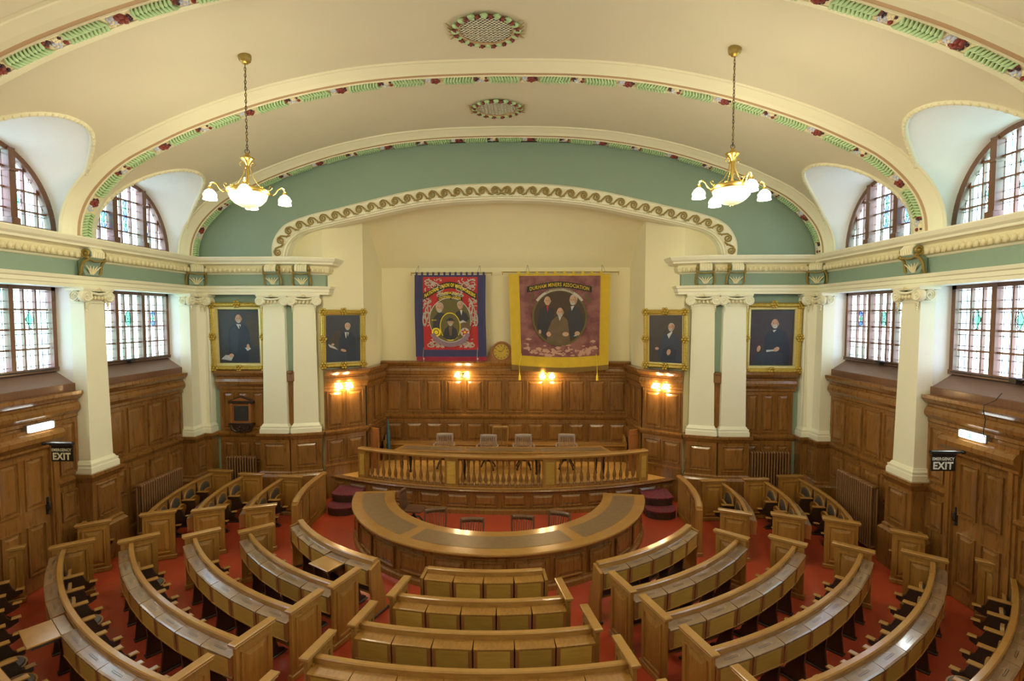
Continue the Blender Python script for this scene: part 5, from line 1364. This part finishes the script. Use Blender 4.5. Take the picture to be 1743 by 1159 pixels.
# yellow and purple banner
t = thing('trade_union_banner', (1.62, BY, 0), 0, 'worn purple banner with wide yellow border hanging on the back wall', 'banner')
def wv2(p):
    x, y, z = p; u = (6.2 - z) / 2.9; return (x * (1 - .045 * u) + .03 * u, y - .03 * u * math.sin(x * 4 + 1) - .012 * math.sin(x * 17), z - .10 * u * (1 - (x / 1.5) ** 2) + .02 * math.sin(x * 12) * (1 - u) * 0)
b = MB(); cloth(b, -1.50, 1.50, 3.50, 6.18, 'b_gold', wv2); b.build('yellow_border', t)
b = MB(); cloth(b, -1.50, 1.50, 3.36, 3.50, 'b_fringe', wv2)
for i in range(90): x = -1.49 + 2.98 * i / 89; b.tube([wv2((x, -.005, 3.49)), wv2((x, -.005, 3.345))], .008, 'b_fringe', n=3)
b.build('fringe', t)
b = MB(); cloth(b, -1.19, 1.21, 3.80, 6.13, 'b_purp', wv2, d=.008)
R_ = random.Random(4)
for i in range(90):
    x, z = R_.uniform(-1.1, 1.1), 3.84 + abs(R_.gauss(0, .12)); 
    if abs(x) > .9: z += .1
    w_, h_ = R_.uniform(.02, .09), R_.uniform(.01, .05); a0 = R_.uniform(0, 6)
    b.add([wv2((x + w_ * (1 + .4 * math.sin(j * 2.3 + a0)) * math.cos(j * PI / 5), -.011 - .0002 * (i % 7), z + h_ * (1 + .4 * math.cos(j * 3.1 + a0)) * math.sin(j * PI / 5))) for j in range(10)], [tuple(range(10))], 'b_pink')
b.build('worn_purple_field', t)
b = MB(); F = Flat(b, .80, .78, -.016, lambda p: (lambda q: (q[0], p[1] - .022, q[2]))(wv2((p[0], p[1], p[2] + 4.93))))
F.poly(ell(0, 0, 1, 1, 40), 'b_dkbr'); ring(F, 0, 0, .97, 1.04, 'b_olive', n=40); ring(F, 0, 0, 1.0, 1.09, 'b_silver', a0=PI * .2, a1=PI * .8)
F.poly([(-.85, -.4), (-.75, .3), (-.55, .42), (-.4, .45), (-.2, .3), (-.2, -.3), (-.4, -.85)], 'p_tie'); F.poly([(-.5, .44), (-.45, .2), (-.4, .45)], 'b_red'); F.head(-.45, .62, .12, beard=None)
F.poly([(.25, -.7), (.28, .2), (.45, .4), (.6, .44), (.8, .25), (.92, -.3), (.6, -.75)], 'p_tie'); F.poly([(.42, .42), (.45, .25), (.55, .44)], 'p_shirt'); F.head(.52, .64, .13, beard='p_grey', turn=-.3, bald=False)
F.poly([(-.5, -.85), (-.45, -.45), (-.3, -.1), (-.12, .05), (.15, .05), (.3, -.1), (.35, -.5), (.4, -.88), (0, -1)], 'p_suit'); F.poly([(-.05, .06), (.0, -.12), (.07, .06)], 'p_shirt'); F.head(.02, .2, .125, beard='p_grey')
F.poly(ell(-.42, -.6, .09, .09), 'p_skin'); F.poly(ell(.22, -.6, .12, .08), 'p_skin'); F.poly(ell(.66, -.58, .1, .08), 'p_skin'); F.poly(ell(-.75, -.52, .05, .08), 'p_skin'); F.poly([(.5, -.68), (.6, -.62), (.64, -.68)], 'p_paper')
b.build('painted_medallion', t)
b = MB(); cv2 = lambda u: math.cos(u * PI * .66) * .5 + .5
b.grid([[wv2((u * .96, -.024, 5.68 + cv2(u) * .2 + v)) for u in [-1 + 2 * i / 30 for i in range(31)]] for v in (-.085, .085)], 'b_black')
text(b, 'DURHAM MINERS ASSOCIATION', 'b_gold', 0, 5.68, -.030, .15, 1.76, arc=lambda u, h: (u, cv2(u / .96) * .2 + h - .05), weight=.02, face=wv2)
text(b, 'GATESHEAD LODGE', 'b_olive', 0, 4.95, -.085, .085, .86, arc=lambda u, h: ((.79 + h) * math.sin(u / .8), (.79 + h) * math.cos(u / .8)), face=wv2)
for sx in (-1, 1):
    b.grid([[wv2((sx * (.84 - .05 * math.sin(i * .9) + v), -.02, 5.62 - i * .04)) for i in range(8)] for v in (-.035, .035)], 'b_olive')
b.build('lettered_ribbon', t)
rod(t, -1.68, 1.74, 6.235, (-.94, 1.30))
for i in range(10): b = MB(); x = -1.2 + 2.7 * i / 10; b.box(x - .04, x + .04, -.02, .02, 6.16, 6.26, 'b_gold'); b.build('hanging_loop', t)
for x in (-1.18, 1.12): b = MB(); b.tube([wv2((x, -.02, 3.85)), (x, -.05, 3.5), (x + .01, -.05, 3.25)], .008, 'b_yel', n=4); b.lathe((x + .01, -.05, 3.03), [(.035, 0), (.03, .14), (.012, .17), (.02, .2), (.01, .22)], 'b_yel', 8); b.build('tassel', t)

# ================================================================== CLOCK, PLAQUE, SIGNS AND SMALL THINGS
t = thing('shelf_clock', (-.10, 15.08, 3.582), 0, 'dome-topped mahogany shelf clock standing on the wainscot between the two banners', 'clock')
b = MB(); arcp_ = [(-.31, 0), (-.31, .25)] + [(-.31 * math.cos(PI * i / 16), .28 + .31 * math.sin(PI * i / 16)) for i in range(17)] + [(.31, .25), (.31, 0)]
b.prism(arcp_, -.10, .08, 'band', 'y')
for sx in (-1, 1): b.prism([(sx * .31, 0), (sx * .58, 0), (sx * .60, .1), (sx * .5, .16), (sx * .42, .12), (sx * .36, .2), (sx * .31, .26)], -.06, .06, 'band', 'y'); b.ball((sx * .5, 0, .12), .055, 'band')
b.tube([(.27 * math.cos(a), -.10, .28 + .27 * math.sin(a)) for a in [i * PI / 10 for i in range(21)]], .02, 'band'); b.build('case', t)
b = MB(); b.prism([(.235 * math.cos(i * PI / 12), .28 + .235 * math.sin(i * PI / 12)) for i in range(24)], -.115, -.10, 'gold', 'y')
for i in range(12):
    a = i * PI / 6; c_, s_ = math.sin(a), math.cos(a); b.tube([(.17 * c_, -.117, .28 + .17 * s_), (.215 * c_, -.117, .28 + .215 * s_)], .008, 'black', n=4)
b.build('dial', t)
b = MB(); b.tube([(0, -.12, .28), (-.09, -.12, .31)], .007, 'black', n=4); b.tube([(0, -.122, .28), (.10, -.122, .40)], .005, 'black', n=4); b.build('hands', t)

t = thing('memorial_plaque', (-6.92, 12.99, 1.82), 0, 'dark carved wooden memorial plaque with a pediment on the panelling below the standing portrait', 'plaque')
b = MB(); b.box(-.27, .27, -.05, .04, .26, .82, 'band', .01); b.box(-.33, .33, -.09, .04, .80, .86, 'dark', .01); b.box(-.33, .33, -.09, .04, .22, .28, 'dark', .01)
b.prism([(-.36, .86), (.36, .86), (0, 1.0)], -.09, .04, 'dark', 'y'); b.prism([(-.25, .88), (.25, .88), (0, .965)], -.10, -.09, 'band', 'y')
for sx in (-1, 1): b.box(sx * .25 - .03, sx * .25 + .03, -.09, -.04, .28, .80, 'band', .01); b.tube([(sx * .28, -.06, .22), (sx * .25, -.06, .1), (sx * .1, -.06, .03)], [.03, .03, .02], 'dark', n=6)
b.prism([(-.24, .22), (.24, .22), (.16, .06), (0, 0), (-.16, .06)], -.07, .04, 'dark', 'y')
for i in range(7): b.ball((.08 * math.cos(i), -.08, .12 + .05 * math.sin(i)), .03, 'dark', 6, 4)
b.build('surround', t)
b = MB(); b.box(-.19, .19, -.065, -.05, .34, .74, 'slate'); 
for i in range(7): b.box(-.14, .14, -.067, -.065, .39 + .047 * i, .395 + .047 * i, 'slate')
b.build('tablet', t)

for s in (-1, 1):
    y = 8.60 if s < 0 else 8.50; k = 'sign' if s < 0 else 'signb'
    t = thing('emergency_exit_sign', (s * 7.66, y, 2.32), 0, 'black hanging EMERGENCY EXIT sign bracketed from the %s side wall' % ('left' if s < 0 else 'right'), 'sign', 'emergency exit signs')
    b = MB(); b.box(-.21, .21, -.03, .03, .30, .37, 'black', .012); b.box(-.19, .20, -.012, .012, .02, .31, 'black', .004); b.tube([(s * .1, 0, .34), (s * .36, 0, .34)], .02, 'black'); b.ball((s * .33, 0, .34), .035, 'black'); b.build('board', t)
    b = MB(); text(b, 'EMERGENCY', k, 0, .205, -.0135, .07, .36, weight=.03); text(b, 'EXIT', k, 0, .055, -.0135, .17, .33, weight=.04); b.build('lettering', t)
    # lit box above the door
    t = thing('emergency_light', (s * 8.04, 8.62 if s < 0 else 8.42, 2.96), 0, 'lit emergency light box above the %s door' % ('left-hand' if s < 0 else 'right-hand'), 'emergency light', 'emergency light boxes')
    b = MB(); b.box(*sorted((-s * .0, s * .09)), -.26, .26, -.075, .075, 'shoe', .01); b.build('housing', t)
    b = MB(); b.box(*sorted((-s * .035, s * .0)), -.23, .20, -.062, .062, 'exitl', .012); b.build('diffuser', t)
    if s > 0: b = MB(); b.box(-.038, -.0355, -.05, .03, -.03, -.012, 'exitg'); b.box(-.038, -.0355, -.05, .03, .02, .035, 'exitg'); b.box(-.038, -.0355, -.02, .0, -.012, .02, 'exitg'); b.build('running_symbol', t)
    l = bpy.data.lights.new('exit_light', 'AREA'); l.energy = 3; l.size = .4; l.size_y = .12; l.shape = 'RECTANGLE'; l.color = (.9, 1, .95); o = bpy.data.objects.new('exit_light', l); COL.objects.link(o)
    o.parent = t; o.location = (-s * .05, 0, 0); o.rotation_euler = (PI / 2, 0, PI / 2 * s)
b = MB(); b.tube([(8.0, 8.13, 3.0), (7.965, 8.13, 3.06), (7.965, 8.10, 3.30), (7.93, 8.10, 3.42), (7.93, 8.10, 3.53), (8.1, 8.10, 3.60), (8.2, 8.10, 3.72)], .007, 'iron', n=6)
tag(b.build('power_cable'), 'thin grey cable running from the right-hand window sill down to the emergency light', 'cable')
b = MB(); b.tube([(8.0, 8.10, 3.3), (7.98, 8.9, 3.0), (7.98, 9.05, 2.7)], .004, 'iron', n=4)

# fitted settle and low doors of the platform
t = thing('wall_settle', (0, 14.95, .6), 0, 'long dark oak settle fitted along the back wall of the platform', 'bench')
b = MB(); b.box(-3.60, 3.60, -.22, .18, .46, .50, 'oak', .01); b.build('seat', t)
b = MB(); b.box(-3.60, 3.60, -.17, -.15, 0, .46, 'dado'); 
b.build('front_board', t)
for s in (-1, 1):
    b = MB(); b.prism([(-.26, 0), (.17, 0), (.17, .75), (.0, .72), (-.1, .6), (-.26, .62), (-.28, .5)], s * 3.60 - .03, s * 3.60 + .03, 'oak', 'x'); b.build('end_panel', t)
for s in (-1, 1):
    t = thing('low_door', (s * 3.82, 13.98, .6), 0, 'low brown leather-covered door standing open at the %s cheek of the recess' % ('left' if s < 0 else 'right'), 'door', 'low doors on the platform')
    b = MB(); b.T = Matrix.Rotation(s * .5, 4, 'Z'); b.box(*sorted((-s * .02, -s * .36)), -.02, .02, .02, 1.18, 'band', .01); b.panel((min(-s * .06, -s * .32), -.02, .15), (1, 0, 0), (0, 0, 1), (0, -1, 0), .26, .9, 'band', b=.03, t=.01, fld=.006); b.build('leaf', t)
    b = MB(); b.tube([(0, 0, 0), (0, 0, 1.2)], .035, 'dado', n=8); b.ball((0, 0, 1.24), .05, 'dado'); b.build('post', t)
M['b_bluegreen'] = plain('furled_blue_green', (.02, .07, .10), .5, var=.7, scale=12)
t = thing('furled_flag', (-3.46, 14.3, .6), 0, 'furled blue and green flag leaning beside the left low door on the platform', 'flag')
b = MB(); b.tube([(.12, -.05, 0), (0, .3, 1.35)], .014, 'dark'); b.build('staff', t)
b = MB(); b.tube([(.10, .0, .2), (.07, .09, .5), (.035, .19, .95), (.005, .28, 1.28)], [.02, .06, .05, .015], 'b_bluegreen', n=8); b.build('cloth', t)
